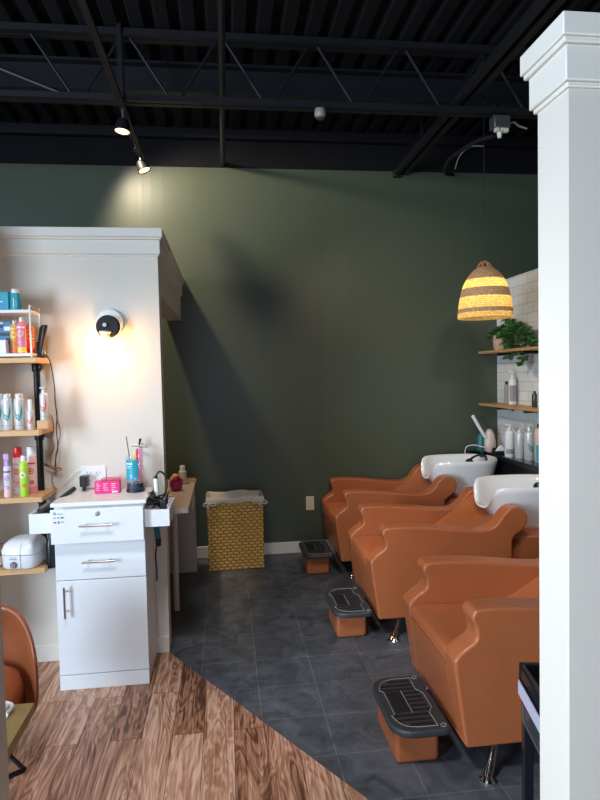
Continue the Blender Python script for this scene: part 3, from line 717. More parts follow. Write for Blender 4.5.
# plant
t = thing('potted_plant', 'trailing green plant in a pinkish woven pot on upper shelf', 'plant', (2.247, 4.66, 1.655))
MB().lathe([(0, 0), (0.062, 0), (0.072, 0.02), (0.078, 0.105), (0.078, 0.118), (0.068, 0.118), (0.066, 0.10), (0, 0.10)], seg=28).build('pot', 'clay', t)
MB().lathe([(0, 0.104), (0.066, 0.104)], seg=20, cap=False).build('soil', 'soil', t)
def leaf_mesh(mb, base, direction, size, roll):
    d = Vector(direction).normalized(); up = Vector((0, 0, 1))
    s = d.cross(up)
    if s.length < 0.1: s = Vector((1, 0, 0))
    s.normalize(); n = s.cross(d)
    s, n = s*math.cos(roll)+n*math.sin(roll), n*math.cos(roll)-s*math.sin(roll)
    b = Vector(base)
    out = [(0, 0, 0), (0.18, 0.40, 0.03), (0.45, 0.50, 0.02), (0.78, 0.30, -0.06), (1.0, 0, -0.16)]
    mid = [b + d*(size*a) + n*(size*(c-0.06*(0 < a < 1))) for a, w, c in out]
    lft = [b + d*(size*a) + s*(size*w) + n*(size*c) for a, w, c in out]
    rgt = [b + d*(size*a) - s*(size*w) + n*(size*c) for a, w, c in out]
    v = lambda p: mb.bm.verts.new(p)
    Mv = [v(p) for p in mid]; Lv = [Mv[0]]+[v(p) for p in lft[1:4]]+[Mv[4]]; Rv = [Mv[0]]+[v(p) for p in rgt[1:4]]+[Mv[4]]
    for i in range(4):
        for A in (Lv, Rv):
            f = [Mv[i], Mv[i+1], A[i+1], A[i]]
            f = list(dict.fromkeys(f))
            if len(f) > 2: mb.bm.faces.new(f)
rnd = random.Random(4)
vines = [[(0,0,.10),(-.03,-.05,.17),(-.10,-.09,.17),(-.13,-.12,.11)], [(0,0,.1),(.02,-.06,.20),(.02,-.12,.23),(0,-.2,.19)], [(0,0,.1),(.02,-.10,.16),(-.03,-.24,.14),(-.05,-.33,.06),(-.06,-.37,-.05),(-.07,-.39,-.13)],
         [(0,0,.1),(-.04,-.10,.15),(-.10,-.20,.10),(-.13,-.26,.02),(-.14,-.29,-.06)], [(0,0,.1),(.04,-.15,.19),(.02,-.30,.17),(.0,-.42,.11),(-.04,-.5,.02)], [(0,0,.1),(-.05,.03,.17),(-.09,.05,.15),(-.15,.06,.09)],
         [(0,0,.1),(0,-.02,.2),(-.02,-.05,.25)], [(0,0,.1),(.03,-.2,.14),(-.02,-.36,.1),(-.06,-.47,.03)], [(0,0,.1),(-.06,-.06,.14),(-.11,-.14,.08),(-.12,-.18,.03)]]
lv = MB()
for vn in vines:
    vn = [(a*0.55+0.012, b, c) for a, b, c in vn]; pts = spline(vn, 6); MB().tube(pts, 0.0028, 6, 0.0015).build('stem', 'stem', t)
    for i in range(2, len(pts)):
        for _ in range(2 if i % 2 else 1):
            a = rnd.uniform(0, 2*PI); dz = rnd.uniform(-0.5, 0.35)
            dirv = Vector((math.cos(a)-0.3, math.sin(a)-0.3, dz))
            if pts[i].x > 0.02: dirv.x = -abs(dirv.x)
            leaf_mesh(lv, pts[i], dirv, rnd.uniform(0.05, 0.078), rnd.uniform(-0.7, 0.7))
o = lv.build('foliage', 'leaf', t, angle=80); 
sd = o.modifiers.new('thick', 'SOLIDIFY'); sd.thickness = 0.0008
tag(MB().lathe([(0, 0), (0.022, 0), (0.024, 0.06), (0.01, 0.085), (0.01, 0.12), (0, 0.12)], seg=16).build('small_bottle', 'dark_clear', loc=(2.28, 4.24, 1.655)), 'small dark bottle behind the trailing plant on upper shelf', 'bottle')

# ------------------------------------------------------------------ cart at right
t = thing('salon_cart', 'black rolling cart tucked behind the white end wall', 'cart', (0.872, 1.715, 0), math.radians(-11.5))
rim = MB()
W, D = 0.36, 0.29
rim.box(0, W, -D, -D+0.016, 0.552, 0.602).box(0, W, -0.016, 0, 0.552, 0.602).box(0, 0.016, -D+0.016, -0.016, 0.552, 0.602).box(W-0.016, W, -D+0.016, -0.016, 0.552, 0.602).box(0.01, W-0.01, -D+0.01, -0.01, 0.548, 0.556)
rim.build('top_tray', 'dark_gloss', t, bevel=0.006, seg=3)
lab(MB().box(-0.0035, -0.0005, -D+0.004, -0.006, 0.505, 0.548).build('white_strip', 'strip_label', t), 'white printed strip under the rim')
d = MB().box(0.004, W-0.02, -D+0.01, -0.025, 0.425, 0.502).build('drawer', 'dark_clear', t, bevel=0.006)
MB().tube([(0.002, -D+0.03, 0.44), (0.002, -0.04, 0.44), (0.002, -0.04, 0.488)], 0.004, 6).build('drawer_edge', 'grey_metal', d)
for sx in (0.02, W-0.02):
    for sy in (-D+0.02, -0.02):
        l = MB().box(sx-0.015, sx+0.015, sy-0.012, sy+0.012, 0.05, 0.55).build('post', 'dark_gloss', t, bevel=0.003)
        MB().lathe([(0.024, -0.008), (0.024, 0.008)], (sx, sy, 0.024), 18, Matrix.Rotation(PI/2, 4, 'Y')).build('caster', 'black_plastic', l)
MB().box(0.01, W-0.01, -D+0.01, -0.01, 0.10, 0.12).build('lower_shelf', 'dark_gloss', t, bevel=0.004)
MB().box(0.06, W-0.04, -D+0.02, -0.02, 0.12, 0.40).build('side_panel', 'dark_gloss', t, bevel=0.004)

# ------------------------------------------------------------------ white styling cabinet
t = thing('styling_cabinet', 'white styling cabinet with drawers and door against the half wall', 'cabinet', (-0.615, 3.27, 0))
x0, x1 = -0.210, 0.210; yf = -0.32
MB().box(x0, x1, yf+0.016, 0, 0.0, 0.885).build('carcass', 'white_lam', t, bevel=0.002)
MB().box(x0-0.012, x1+0.012, yf-0.01, 0, 0.890, 0.909).build('worktop', 'white_lam', t, bevel=0.003)
MB().box(x0, x1, yf-0.002, yf+0.016, 0.0, 0.070).build('toe_kick', 'white_lam', t, bevel=0.002)
def pull(p, a, b, out):
    h = MB().tube([a, b], 0.0055, 10)
    A, B = Vector(a), Vector(b)
    for k in (0.18, 0.82):
        q = A.lerp(B, k); h.tube([q, (q.x, q.y+out, q.z)], 0.0045, 8)
    return h.build('handle', 'nickel', p)
dr = MB().box(x0, x1, yf, yf+0.016, 0.074, 0.531).build('door', 'white_lam', t, bevel=0.002)
pull(dr, (x0+0.043, yf-0.032, 0.362), (x0+0.043, yf-0.032, 0.512), 0.03)
d2 = MB().box(x0, x1, yf, yf+0.016, 0.535, 0.712).build('drawer', 'white_lam', t, bevel=0.002)
pull(d2, (x0+0.128, yf-0.032, 0.626), (x0+0.278, yf-0.032, 0.626), 0.03)
yd = yf-0.05
d3 = MB().box(x0-0.002, x1+0.002, yd, yd+0.016, 0.724, 0.886).box(x0+0.01, x1-0.01, yd+0.016, yf+0.3, 0.735, 0.87).build('drawer', 'white_lam', t, bevel=0.002)
lab(d3, 'top drawer pulled slightly open')
pull(d3, (x0+0.133, yd-0.032, 0.812), (x0+0.283, yd-0.032, 0.812), 0.03)
lk = MB().lathe([(0.011, 0.0), (0.011, 0.004), (0.0, 0.005)], (x0+0.212, yd, 0.862), 18, Matrix.Rotation(PI/2, 4, 'X')).build('lock', 'nickel', d3)
st = MB().box(x0+0.008, x0+0.066, yd-0.0008, yd, 0.806, 0.882).build('sticker', 'white', d3)
def flat_text(body, size, loc, m, parent):
    cu = bpy.data.curves.new('lettering', 'FONT'); cu.body = body; cu.size = size; cu.extrude = 0.0002
    o = bpy.data.objects.new('lettering', cu); COL.objects.link(o)
    dg = bpy.context.evaluated_depsgraph_get()
    me = bpy.data.meshes.new_from_object(o.evaluated_get(dg)); me.materials.clear(); me.materials.append(M[m])
    bpy.data.objects.remove(o)
    q = bpy.data.objects.new('lettering', me); COL.objects.link(q); q.parent = parent
    q.location = loc; q.rotation_euler = (PI/2, 0, 0)
    return q
ic = MB(); yy = yd-0.0012
def icon(xa, za, w, h): ic.box(xa, xa+w, yy, yy+0.0006, za, za+h)
for a in ((0.013, 0.863, 0.012, 0.002), (0.013, 0.873, 0.012, 0.002), (0.013, 0.863, 0.002, 0.012), (0.023, 0.863, 0.002, 0.012), (0.017, 0.867, 0.004, 0.004)): icon(x0+a[0], a[1], a[2], a[3])
ic.build('logo_square', 'navy', d3)
flat_text('Square', 0.010, (x0+0.029, yy, 0.865), 'navy', d3)
for xa, za, w, h, m in ((0.013, 0.846, 0.011, 0.006, 'grey_label'), (0.030, 0.846, 0.011, 0.006, 'teal'), (0.047, 0.846, 0.012, 0.007, 'navy'), (0.013, 0.824, 0.013, 0.008, 'hot_pink'), (0.032, 0.822, 0.009, 0.012, 'blue'), (0.047, 0.826, 0.013, 0.005, 'light_grey')):
    MB().box(x0+xa, x0+xa+w, yy, yy+0.0006, za, za+h).build('card_mark', m, d3)
# side trays
def tray(parent, xa, xb, ya, yb, za, zb):
    k = 0.012; b = MB()
    b.box(xa, xb, ya, ya+k, za, zb).box(xa, xb, yb-k, yb, za, zb).box(xa, xa+k, ya+k, yb-k, za, zb).box(xb-k, xb, ya+k, yb-k, za, zb).box(xa+k, xb-k, ya+k, yb-k, za, za+k)
    return b.build('side_tray', 'white_lam', parent, bevel=0.0015)
tray(t, -0.318, x0-0.001, -0.335, -0.07, 0.770, 0.864)
tray(t, x1+0.001, 0.331, -0.335, -0.02, 0.776, 0.858)

# hair irons and cords in the right tray
t = thing('curling_iron', 'white barrelled hot iron with black cord tangle in right tray', 'hair iron', (-0.352, 3.06, 0.79))
MB().tube([(0.0, 0.02, 0.0), (-0.012, 0.05, 0.19)], 0.012, 14).build('barrel', 'white_gloss', t)
MB().lathe([(0.009, 0), (0.012, 0.004), (0.008, 0.02), (0, 0.022)], (-0.0125, 0.051, 0.185), 12).build('tip', 'black_plastic', t)
MB().tube(spline([(-0.0125, 0.052, 0.205), (0.01, 0.05, 0.225), (0.035, 0.045, 0.205), (0.045, 0.04, 0.165), (0.035, 0.03, 0.12), (0.02, 0.03, 0.09)], 8), 0.005, 8).build('cord_loop', 'black_plastic', t)
rr = random.Random(11); pts = []
for k in range(46): pts.append((rr.uniform(-0.045, 0.055), rr.uniform(-0.085, 0.03), 0.045 + 0.045*abs(math.sin(k*1.7)) + rr.uniform(0, 0.045)))
MB().tube(spline(pts, 5), 0.0042, 6).build('cord_tangle', 'black_plastic', t)
MB().box(0.02, 0.05, -0.08, -0.05, 0.05, 0.10).build('plug', 'black_plastic', t, bevel=0.004)
t = thing('hair_brush_iron', 'teal handled black hot tool hanging below the right tray', 'hair tool', (-0.365, 3.10, 0.776))
MB().tube([(-0.006, 0, -0.002), (0.004, 0, -0.10)], 0.014, 14).build('grip', 'teal_dark', t)
MB().tube([(0.004, 0, -0.10), (0.006, 0, -0.14)], 0.016, 14, 0.013).build('end_cap', 'black_plastic', t)
MB().tube(spline([(-0.006, 0.006, -0.14), (-0.012, 0.008, -0.2), (-0.008, 0.006, -0.26), (-0.008, 0.0, -0.32)], 6), 0.004, 8).build('hanging_cord', 'black_plastic', t)
MB().box(-0.02, 0.012, -0.012, 0.012, -0.004, 0.018).build('hook_clip', 'black_plastic', t, bevel=0.002)
# flat iron in the left tray, dryer nozzle below
t = thing('flat_iron', 'black flat iron lying across the left tray and worktop corner', 'hair iron', (-0.885, 2.96, 0.866))
MB().tube([(0.0, 0.0, 0.0), (0.05, 0.12, 0.03), (0.098, 0.24, 0.065)], 0.012, 10).build('upper_arm', 'black_plastic', t)
MB().tube([(0.004, -0.005, -0.018), (0.014, 0.04, -0.012), (0.028, 0.09, 0.0)], 0.009, 10).build('lower_arm', 'dark_clear', t)
MB().box(-0.016, 0.012, -0.012, 0.02, -0.03, 0.016).build('hinge', 'black_plastic', t, bevel=0.004)
tag(MB().tube(spline([(0.03, -0.02, 0), (-0.03, -0.02, 0.001), (-0.035, 0.02, 0.0), (0.03, 0.02, 0.001), (0.035, -0.01, 0.004)], 6), 0.004, 8).build('cord_coil', 'black_plastic', loc=(-0.875, 3.02, 0.868-0.05)), 'black cord coiled in the left side tray', 'cord')
t = thing('hair_dryer', 'black hair dryer hanging under the left tray beside the cabinet', 'hair dryer', (-0.885, 3.10, 0.77))
MB().lathe([(0.0, -0.215), (0.020, -0.213), (0.024, -0.20), (0.024, -0.10), (0.018, -0.07), (0.012, -0.06), (0.012, 0.0)], seg=18).build('body', 'black_plastic', t)
MB().box(-0.045, -0.012, -0.015, 0.015, -0.035, 0.0).build('hanger', 'black_plastic', t, bevel=0.003)

# on the worktop
t = thing('pink_box', 'hot pink printed box with clear lid on the cabinet top', 'box', (-0.612, 3.17, 0.909))
MB().box(-0.062, 0.062, -0.03, 0.03, 0.0, 0.062).build('carton', 'hot_pink', t, bevel=0.002)
b = MB()
for k, (a, w) in enumerate(((-0.052, 0.02), (-0.018, 0.026), (0.022, 0.022))):
    for z in (0.016, 0.027, 0.038, 0.048): b.box(a, a+w*(0.6+0.4*((k+int(z*1000)) % 3)/2), -0.0306, -0.0302, z, z+0.004)
b.build('print_lines', 'pale_pink', t)
MB().box(0.024, 0.052, -0.0306, -0.0302, 0.004, 0.012).build('white_patch', 'white', t)
MB().box(-0.03, 0.062, -0.0295, 0.0295, 0.062, 0.075).build('clear_lid', 'pink_clear', t)
t = thing('disinfectant_jar', 'tall jar with blue label and dark blue liquid on cabinet', 'jar', (-0.474, 3.17, 0.909))
MB().lathe([(0, 0.0), (0.044, 0), (0.046, 0.006), (0.046, 0.185), (0.0425, 0.185), (0.0425, 0.008), (0, 0.007)], seg=32).build('glass_jar', 'glass', t)
MB().lathe([(0, 0.008), (0.042, 0.008), (0.042, 0.045), (0, 0.045)], seg=28).build('liquid', 'blue_liquid', t)
MB().lathe([(0.047, 0.0), (0.047, 0.014), (0.044, 0.016)], seg=28).build('base_ring', 'black_plastic', t)
decal(t, 'label', 'teal', 0.047, [rect(-0.046+0.0075*k, -0.046+0.0075*(k+1), 0.062, 0.168) for k in range(9)])
decal(t, 'label_print', 'white', 0.0478, [rect(-0.042, -0.024, 0.145, 0.153), rect(-0.021, -0.006, 0.145, 0.153), rect(-0.040, -0.012, 0.134, 0.1365), rect(-0.040, -0.018, 0.126, 0.1285)])
decal(t, 'label_print', 'lilac', 0.0478, [rect(-0.02, -0.01, 0.076, 0.094), rect(0.0, 0.012, 0.07, 0.077)])
def comb(loc, lbl, m, h, w, tilt):
    c = thing('comb', lbl, 'comb', loc, 0, 'combs in the jar')
    c.rotation_euler = (tilt[0], tilt[1], 0)
    MB().box(-w/2, -w/2+w*0.35, -0.002, 0.002, 0, h).build('spine', m, c, bevel=0.001)
    b = MB(); k = 0.01
    while k < h-0.004: b.box(-w/2+w*0.35, w/2, -0.0015, 0.0015, k, k+0.002); k += 0.0042
    b.build('teeth', m, c)
comb((-0.455, 3.172, 0.955), 'hot pink comb standing in the blue labelled jar', 'hot_pink', 0.175, 0.034, (0, 0.03))
comb((-0.482, 3.182, 0.955), 'neon yellow comb standing in the blue labelled jar', 'neon', 0.16, 0.028, (0, 0.10))
tag(MB().tube([(-0.005, 0, 0), (-0.032, 0, 0.24)], 0.0028, 8).build('tail_comb', 'grey_metal', loc=(-0.480, 3.165, 0.955)), 'thin grey tail comb poking up from the jar', 'comb', 'combs in the jar')
# wall hook
t = thing('wall_hook', 'silver three-armed wall hook above the cabinet', 'hook', (-0.458, 3.28, 1.135))
MB().lathe([(0.014, 0), (0.014, 0.006), (0.006, 0.01), (0.006, 0.05)], (0, 0, 0), 16, Matrix.Rotation(PI/2, 4, 'X')).build('stem', 'nickel', t)
for a in (-0.04, 0.042): MB().tube([(0, -0.045, 0.004), (a, -0.052, -0.004 if a > 0 else 0.006)], 0.006, 8).build('arm', 'nickel', t)
MB().tube([(0, -0.045, 0.004), (0.006, -0.05, 0.032)], 0.006, 8).sphere((0.006, -0.05, 0.034), 0.008, 10).build('arm', 'black_plastic', t)
# outlets
def outlet(loc, lbl, w, gangs, m):
    o = thing('power_outlet', lbl, 'outlet', loc)
    MB().box(-w/2, w/2, -0.006, 0, -0.058, 0.058).build('face_plate', m, o, bevel=0.003)
    for g in range(gangs):
        cx = (g-(gangs-1)/2)*0.046
        for z in (-0.022, 0.022):
            s = MB().box(cx-0.016, cx+0.016, -0.008, -0.004, z-0.014, z+0.014).build('socket', m, o, bevel=0.004)
            MB().box(cx-0.008, cx-0.006, -0.0086, -0.0078, z-0.004, z+0.006).box(cx+0.006, cx+0.008, -0.0086, -0.0078, z-0.004, z+0.006).lathe([(0.0025, 0), (0.0025, 0.0008)], (cx, -0.0079, z-0.009), 8, Matrix.Rotation(PI/2, 4, 'X')).build('slots', 'groove', s)
    return o
outlet((0.679, 4.95, 0.413), 'ivory power outlet low on the green wall', 0.068, 1, 'ivory')
outlet((-0.705, 3.28, 0.975), 'white double power outlet above the styling cabinet', 0.13, 2, 'white_gloss')
tag(MB().box(-0.02, 0.02, -0.055, 0, -0.028, 0.028).box(-0.009, 0.009, -0.05, -0.02, -0.05, -0.028).build('plug_adapter', 'black_plastic', bevel=0.004, loc=(-0.745, 3.272, 0.962)), 'black charger plugged into the white double outlet', 'charger')
tag(MB().tube(spline([(0, 0, 0), (0.03, -0.01, 0.03), (0.07, -0.012, 0.065), (0.10, -0.006, 0.07)], 6), 0.0014, 6).build('white_wire', 'white_gloss', loc=(-0.86, 3.265, 0.945)), 'thin white wire rising to the double outlet', 'wire')
# sconce
t = thing('wall_sconce', 'round wall sconce with glowing bulb on the half wall', 'sconce', (-0.592, 3.28, 1.787))
RX = Matrix.Rotation(PI/2, 4, 'X')
MB().lathe([(0.072, 0.0), (0.072, 0.012), (0.066, 0.018), (0.0, 0.019)], (0, 0, 0.0), 36, RX).build('back_plate', 'white_gloss', t)
MB().lathe([(0.0, 0.085), (0.054, 0.083), (0.060, 0.076), (0.060, 0.060), (0.020, 0.055), (0.016, 0.015)], (0.0, 0, -0.026), 32, RX).build('arm_disc', 'black_steel', t)
MB().lathe([(0.0, 0.10), (0.010, 0.10), (0.010, 0.085)], (-0.012, 0, -0.018), 16, RX).build('knob', 'nickel', t)
MB().lathe([(0.030, 0.0), (0.030, -0.008), (0.022, -0.012), (0.022, -0.045), (0.0, -0.046)], (-0.012, -0.085, -0.05), 20).build('socket', 'ivory', t)
MB().lathe([(0.024, 0.0), (0.030, -0.02), (0.075, -0.075), (0.078, -0.145), (0.068, -0.15), (0.0655, -0.147), (0.0755, -0.143), (0.0725, -0.076), (0.028, -0.021), (0.022, -0.002)], (-0.012, -0.085, -0.055), 32).build('glass_shade', 'glass', t)
MB().sphere((-0.012, -0.085, -0.125), 0.040, 18).build('bulb', 'bulb_sconce', t)

# ------------------------------------------------------------------ shelf unit at left with products
t = thing('pipe_shelf_unit', 'black pipe shelf unit with four pine boards on half wall', 'shelf unit', (-0.955, 3.28, 0))
for z in (1.604, 1.252, 0.927, 0.577):
    MB().box(-0.37, 0.057, -0.25, -0.006, z-0.026, z).build('shelf_board', 'pine', t, bevel=0.002)
for xx in (0.0, -0.30):
    p = MB().tube([(xx, -0.06, 0.56), (xx, -0.06, 1.61)], 0.0165, 14).build('pipe_upright', 'black_iron', t)
    for z in (1.604, 1.252, 0.927, 0.577):
        MB().lathe([(0.021, z-0.066), (0.023, z-0.060), (0.023, z-0.030), (0.021, z-0.026)], (xx, -0.06, 0), 16).build('fitting', 'black_iron', p)
        if z > 0.6: MB().tube([(xx, -0.06, z-0.045), (xx, 0.0, z-0.045)], 0.012, 10).build('wall_arm', 'black_iron', p)
gS1, gS2, gS3 = 'hair products on the top pine shelf', 'leaf print bottles on the second pine shelf', 'hair products on the third pine shelf'
# white two-tier rack
t = thing('two_tier_rack', 'small white two-tier wire rack on the top pine shelf', 'rack', (-0.925, 3.14, 1.604))
for z in (0.006, 0.216):
    MB().box(-0.45, 0.0, -0.085, 0.07, z, z+0.016).build('tier', 'white_gloss', t, bevel=0.003)
for yy in (-0.08, 0.065):
    MB().tube([(-0.004, yy, 0.0), (-0.004, yy, 0.15), (-0.004, yy, 0.255)], 0.0042, 8).build('wire_post', 'white_gloss', t)
for z in (0.10, 0.085, 0.24): MB().tube(spline([(-0.004, -0.08, z+0.01), (0.002, -0.03, z+0.006), (0.0, 0.03, z), (-0.004, 0.065, z-0.004)], 5), 0.0025, 6).build('wire_rail', 'nickel', t)
MB().tube([(-0.45, 0.065, 0.245), (-0.004, 0.065, 0.245)], 0.003, 6).build('wire_rail', 'nickel', t)
zt = 1.604+0.232
def box_item(name, loc, dims, m, lbl, cat, group, marks=()):
    t = thing(name, lbl, cat, loc, 0, group)
    w, d, h = dims
    MB().box(-w/2, w/2, -d/2, d/2, 0, h).build('carton', m, t, bevel=0.0015)
    for (a, b, c, e, mm) in marks:
        MB().box(-w/2+a*w, -w/2+b*w, -d/2-0.0007, -d/2-0.0001, c*h, e*h).build('print_mark', mm, t)
    return t
box_item('carton_box', (-1.083, 3.13, zt), (0.09, 0.06, 0.092), 'teal', 'flat teal carton on the upper tier of the white rack', 'box', gS1, ((0.5, 0.85, 0.2, 0.35, 'blue'), (0.5, 0.7, 0.45, 0.5, 'white')))
t = thing('squeeze_tube', 'teal squeeze tube with white cap on the upper rack tier', 'tube', (-1.008, 3.11, zt), 0, gS1)
MB().loft([[(0.026*math.cos(a)*s1, 0.020*math.sin(a)*s2, z) for a in [2*PI*k/20 for k in range(20)]] for s1, s2, z in ((0.95, 1, 0), (1, 1, 0.01), (0.86, 0.9, 0.078), (0.7, 0.8, 0.084))]).build('tube_body', 'teal', t)
MB().lathe([(0.016, 0.084), (0.018, 0.086), (0.018, 0.102), (0.014, 0.106), (0, 0.106)], seg=18).build('cap', 'white_gloss', t)
decal(t, 'print_lines', 'white', 0.0215, [rect(-0.004, 0.0, 0.02, 0.06), rect(0.008, 0.010, 0.015, 0.05)])
zt = 1.604+0.022
box_item('carton_box', (-1.078, 3.15, zt), (0.075, 0.04, 0.16), 'blue', 'blue carton with dark pattern on the lower rack tier', 'box', gS1, ((0.2, 0.5, 0.8, 0.9, 'navy'), (0.55, 0.95, 0.72, 0.84, 'white'), (0.3, 0.9, 0.55, 0.66, 'navy'), (0.65, 1.0, 0.3, 0.5, 'navy'), (0.1, 0.5, 0.92, 0.98, 'white')))
box_item('carton_box', (-1.078, 3.095, zt), (0.055, 0.04, 0.066), 'white', 'small white box in front of the blue carton', 'box', gS1, ((0.35, 0.5, 0.25, 0.7, 'blue'),))
bottle((-1.024, 3.13, zt), 'mustard yellow bottle with orange rings in the white rack', 0.022, 0.165, 'mustard', 'silver', group=gS1, motif=m_rings('yellow', 'orange', 'pale_pink', 'orange'), caph=0.1)
bottle((-0.984, 3.105, zt), 'pink and orange bottle with white cap in the white rack', 0.022, 0.178, 'pink', 'white', group=gS1, motif=m_rings('pale_pink', 'lilac', 'white', 'yellow'), caph=0.13, capr=0.42)
bottle((-0.957, 3.15, zt), 'bright orange bottle partly behind the pink one in rack', 0.020, 0.15, 'orange', 'orange', group=gS1, motif=m_rings('yellow', 'red', None, 'red'), caph=0.08)
box_item('carton_box', (-0.945, 3.175, zt), (0.03, 0.045, 0.06), 'brown_card', 'small brown box at the right end of the white rack', 'box', gS1)
t = thing('hair_clipper', 'black hair clipper leaning on the wall at shelf end', 'clipper', (-0.918, 3.16, 1.604))
MB().loft([[(cx+w*math.cos(a), cy+0.016*math.sin(a), z) for a in [2*PI*k/16 for k in range(16)]] for cx, cy, w, z in ((0, 0, 0.016, 0.006), (0.002, 0.005, 0.018, 0.05), (0.006, 0.02, 0.016, 0.10), (0.012, 0.035, 0.020, 0.155), (0.018, 0.038, 0.014, 0.168))]).build('clipper_body', 'black_plastic', t)
MB().box(-0.02, 0.028, -0.03, 0.02, 0.0, 0.012).build('charging_base', 'black_plastic', t, bevel=0.003)
MB().lathe([(0.010, 0.012), (0.012, 0.03), (0.006, 0.045), (0, 0.046)], (0.02, -0.012, 0), 12).build('charging_post', 'grey_metal', t)
MB().tube(spline([(0.02, -0.02, 0.01), (0.035, -0.03, 0.014), (0.052, -0.03, -0.01), (0.054, 0.0, -0.06), (0.056, 0.03, -0.16), (0.050, 0.05, -0.22), (0.055, 0.055, -0.30), (0.048, 0.06, -0.36), (0.052, 0.06, -0.46), (0.040, 0.06, -0.52), (0.036, 0.065, -0.60)], 6), 0.0028, 6).build('power_cord', 'black_plastic', t)
# second shelf
zs = 1.252
for x, y, l in ((-1.104, 3.10, 'silver bottle with teal leaf print, cut off by the frame edge'), (-1.063, 3.10, 'silver bottle with teal leaf print, left of its near twin'), (-1.008, 3.10, 'silver bottle with dark teal leaf print beside the small dropper bottle')):
    bottle((x, y, zs), l, 0.0235, 0.178, 'silver', 'silver', group=gS2, motif=m_leaf('teal_leaf'), shoulder=0.9, neck=0.8, caph=0.12, capr=0.8)
bottle((-0.954, 3.09, zs), 'small silver spray bottle with red print on second shelf', 0.0165, 0.148, 'silver', 'white', group=gS2, motif=m_leaf('orange_leaf'), shoulder=0.92, neck=0.7, caph=0.36, capr=0.62)
blk = tag(MB().box(-0.026, 0.026, -0.03, 0.03, 0, 0.042).build('wood_block', 'pine', bevel=0.002, loc=(-0.900, 3.12, zs)), 'small pine block standing on the end of second shelf', 'block')
bottle((-0.897, 3.12, zs+0.042), 'silver bottle with orange leaf print standing on the pine block', 0.0195, 0.165, 'silver', 'silver', 'pump', gS2, motif=m_leaf('orange_leaf'), caph=0.16, capr=0.5)
# third shelf
zs = 0.927
bottle((-1.066, 3.07, zs), 'lilac spray bottle with ring prints on third pine shelf', 0.0185, 0.212, 'pale_lilac', 'lilac', 'spray', gS3, shoulder=0.9, neck=0.5, motif=m_rings('lilac', 'pink', 'navy', 'pale_pink'), caph=0.28, capr=0.6)
bottle((-1.036, 3.13, zs), 'tall printed can with bright red cap on third shelf', 0.0215, 0.236, 'pale_pink', 'red', 'can', gS3, motif=m_rings('orange', 'pink', 'lilac', 'pale_lilac'), caph=0.21, cat='spray can')
bottle((-0.970, 3.13, zs), 'tall pink printed can with white cap on third shelf', 0.0225, 0.236, 'pale_pink', 'white', 'can', gS3, motif=m_rings('orange', 'red', 'red', 'pink'), caph=0.20, cat='spray can')
bottle((-0.990, 3.07, zs), 'lime green bottle with white cap in front of the cans', 0.0205, 0.20, 'lime', 'white', 'bottle', gS3, shoulder=0.84, neck=0.55, motif=m_rings('white', 'orange', 'yellow', None), caph=0.14, capr=0.55)
# fourth shelf: towel warmer-like white appliance and a glass jar
zs = 0.577
t = thing('wax_warmer', 'white rounded tabletop warmer with dial on the lowest shelf', 'appliance', (-1.012, 3.108, zs), math.radians(-8))
def rr_ring(w, d, z, e=4.5, cx=0.0, cy=0.0, n=40):
    return [(cx+w*math.copysign(abs(math.cos(a))**(2/e), math.cos(a)), cy+d*math.copysign(abs(math.sin(a))**(2/e), math.sin(a)), z) for a in [2*PI*k/n for k in range(n)]]
MB().loft([rr_ring(0.078, 0.082, 0.002), rr_ring(0.084, 0.088, 0.012), rr_ring(0.087, 0.09, 0.07)]).build('base', 'white_lam', t, angle=60)
MB().loft([rr_ring(0.088, 0.091, 0.073), rr_ring(0.088, 0.091, 0.092), rr_ring(0.080, 0.082, 0.118, cy=0.004), rr_ring(0.062, 0.066, 0.134, cy=0.01), rr_ring(0.03, 0.03, 0.139, cy=0.012)]).build('lid', 'white_lam', t, angle=60)
MB().tube([(0.02, -0.0925, 0.004), (0.02, -0.0935, 0.09), (0.02, -0.075, 0.122), (0.02, -0.02, 0.1385)], 0.0013, 6).build('seam_line', 'grey_label', t)
k = MB().lathe([(0.016, 0), (0.016, 0.006), (0.013, 0.010), (0, 0.010)], (-0.014, -0.0895, 0.026), 20, RX).build('dial', 'grey_metal', t)
MB().box(-0.017, -0.011, -0.102, -0.098, 0.014, 0.038).build('dial_grip', 'light_grey', k)
MB().box(-0.034, 0.004, -0.0925, -0.0915, 0.052, 0.055).box(-0.03, 0.0, -0.0925, -0.0915, 0.060, 0.062).build('print_lines', 'grey_label', t)
t = thing('glass_jar', 'glass jar with pale beads at the left edge of lowest shelf', 'jar', (-1.145, 3.12, zs))
MB().lathe([(0, 0), (0.038, 0), (0.04, 0.004), (0.04, 0.085), (0.036, 0.085), (0.036, 0.006), (0, 0.006)], seg=24).build('jar_wall', 'glass', t)
MB().lathe([(0, 0.007), (0.0355, 0.007), (0.0355, 0.05), (0, 0.05)], seg=20).build('contents', 'linen', t)
MB().lathe([(0.041, 0.085), (0.041, 0.1), (0, 0.102)], seg=24).build('lid', 'brown_card', t)
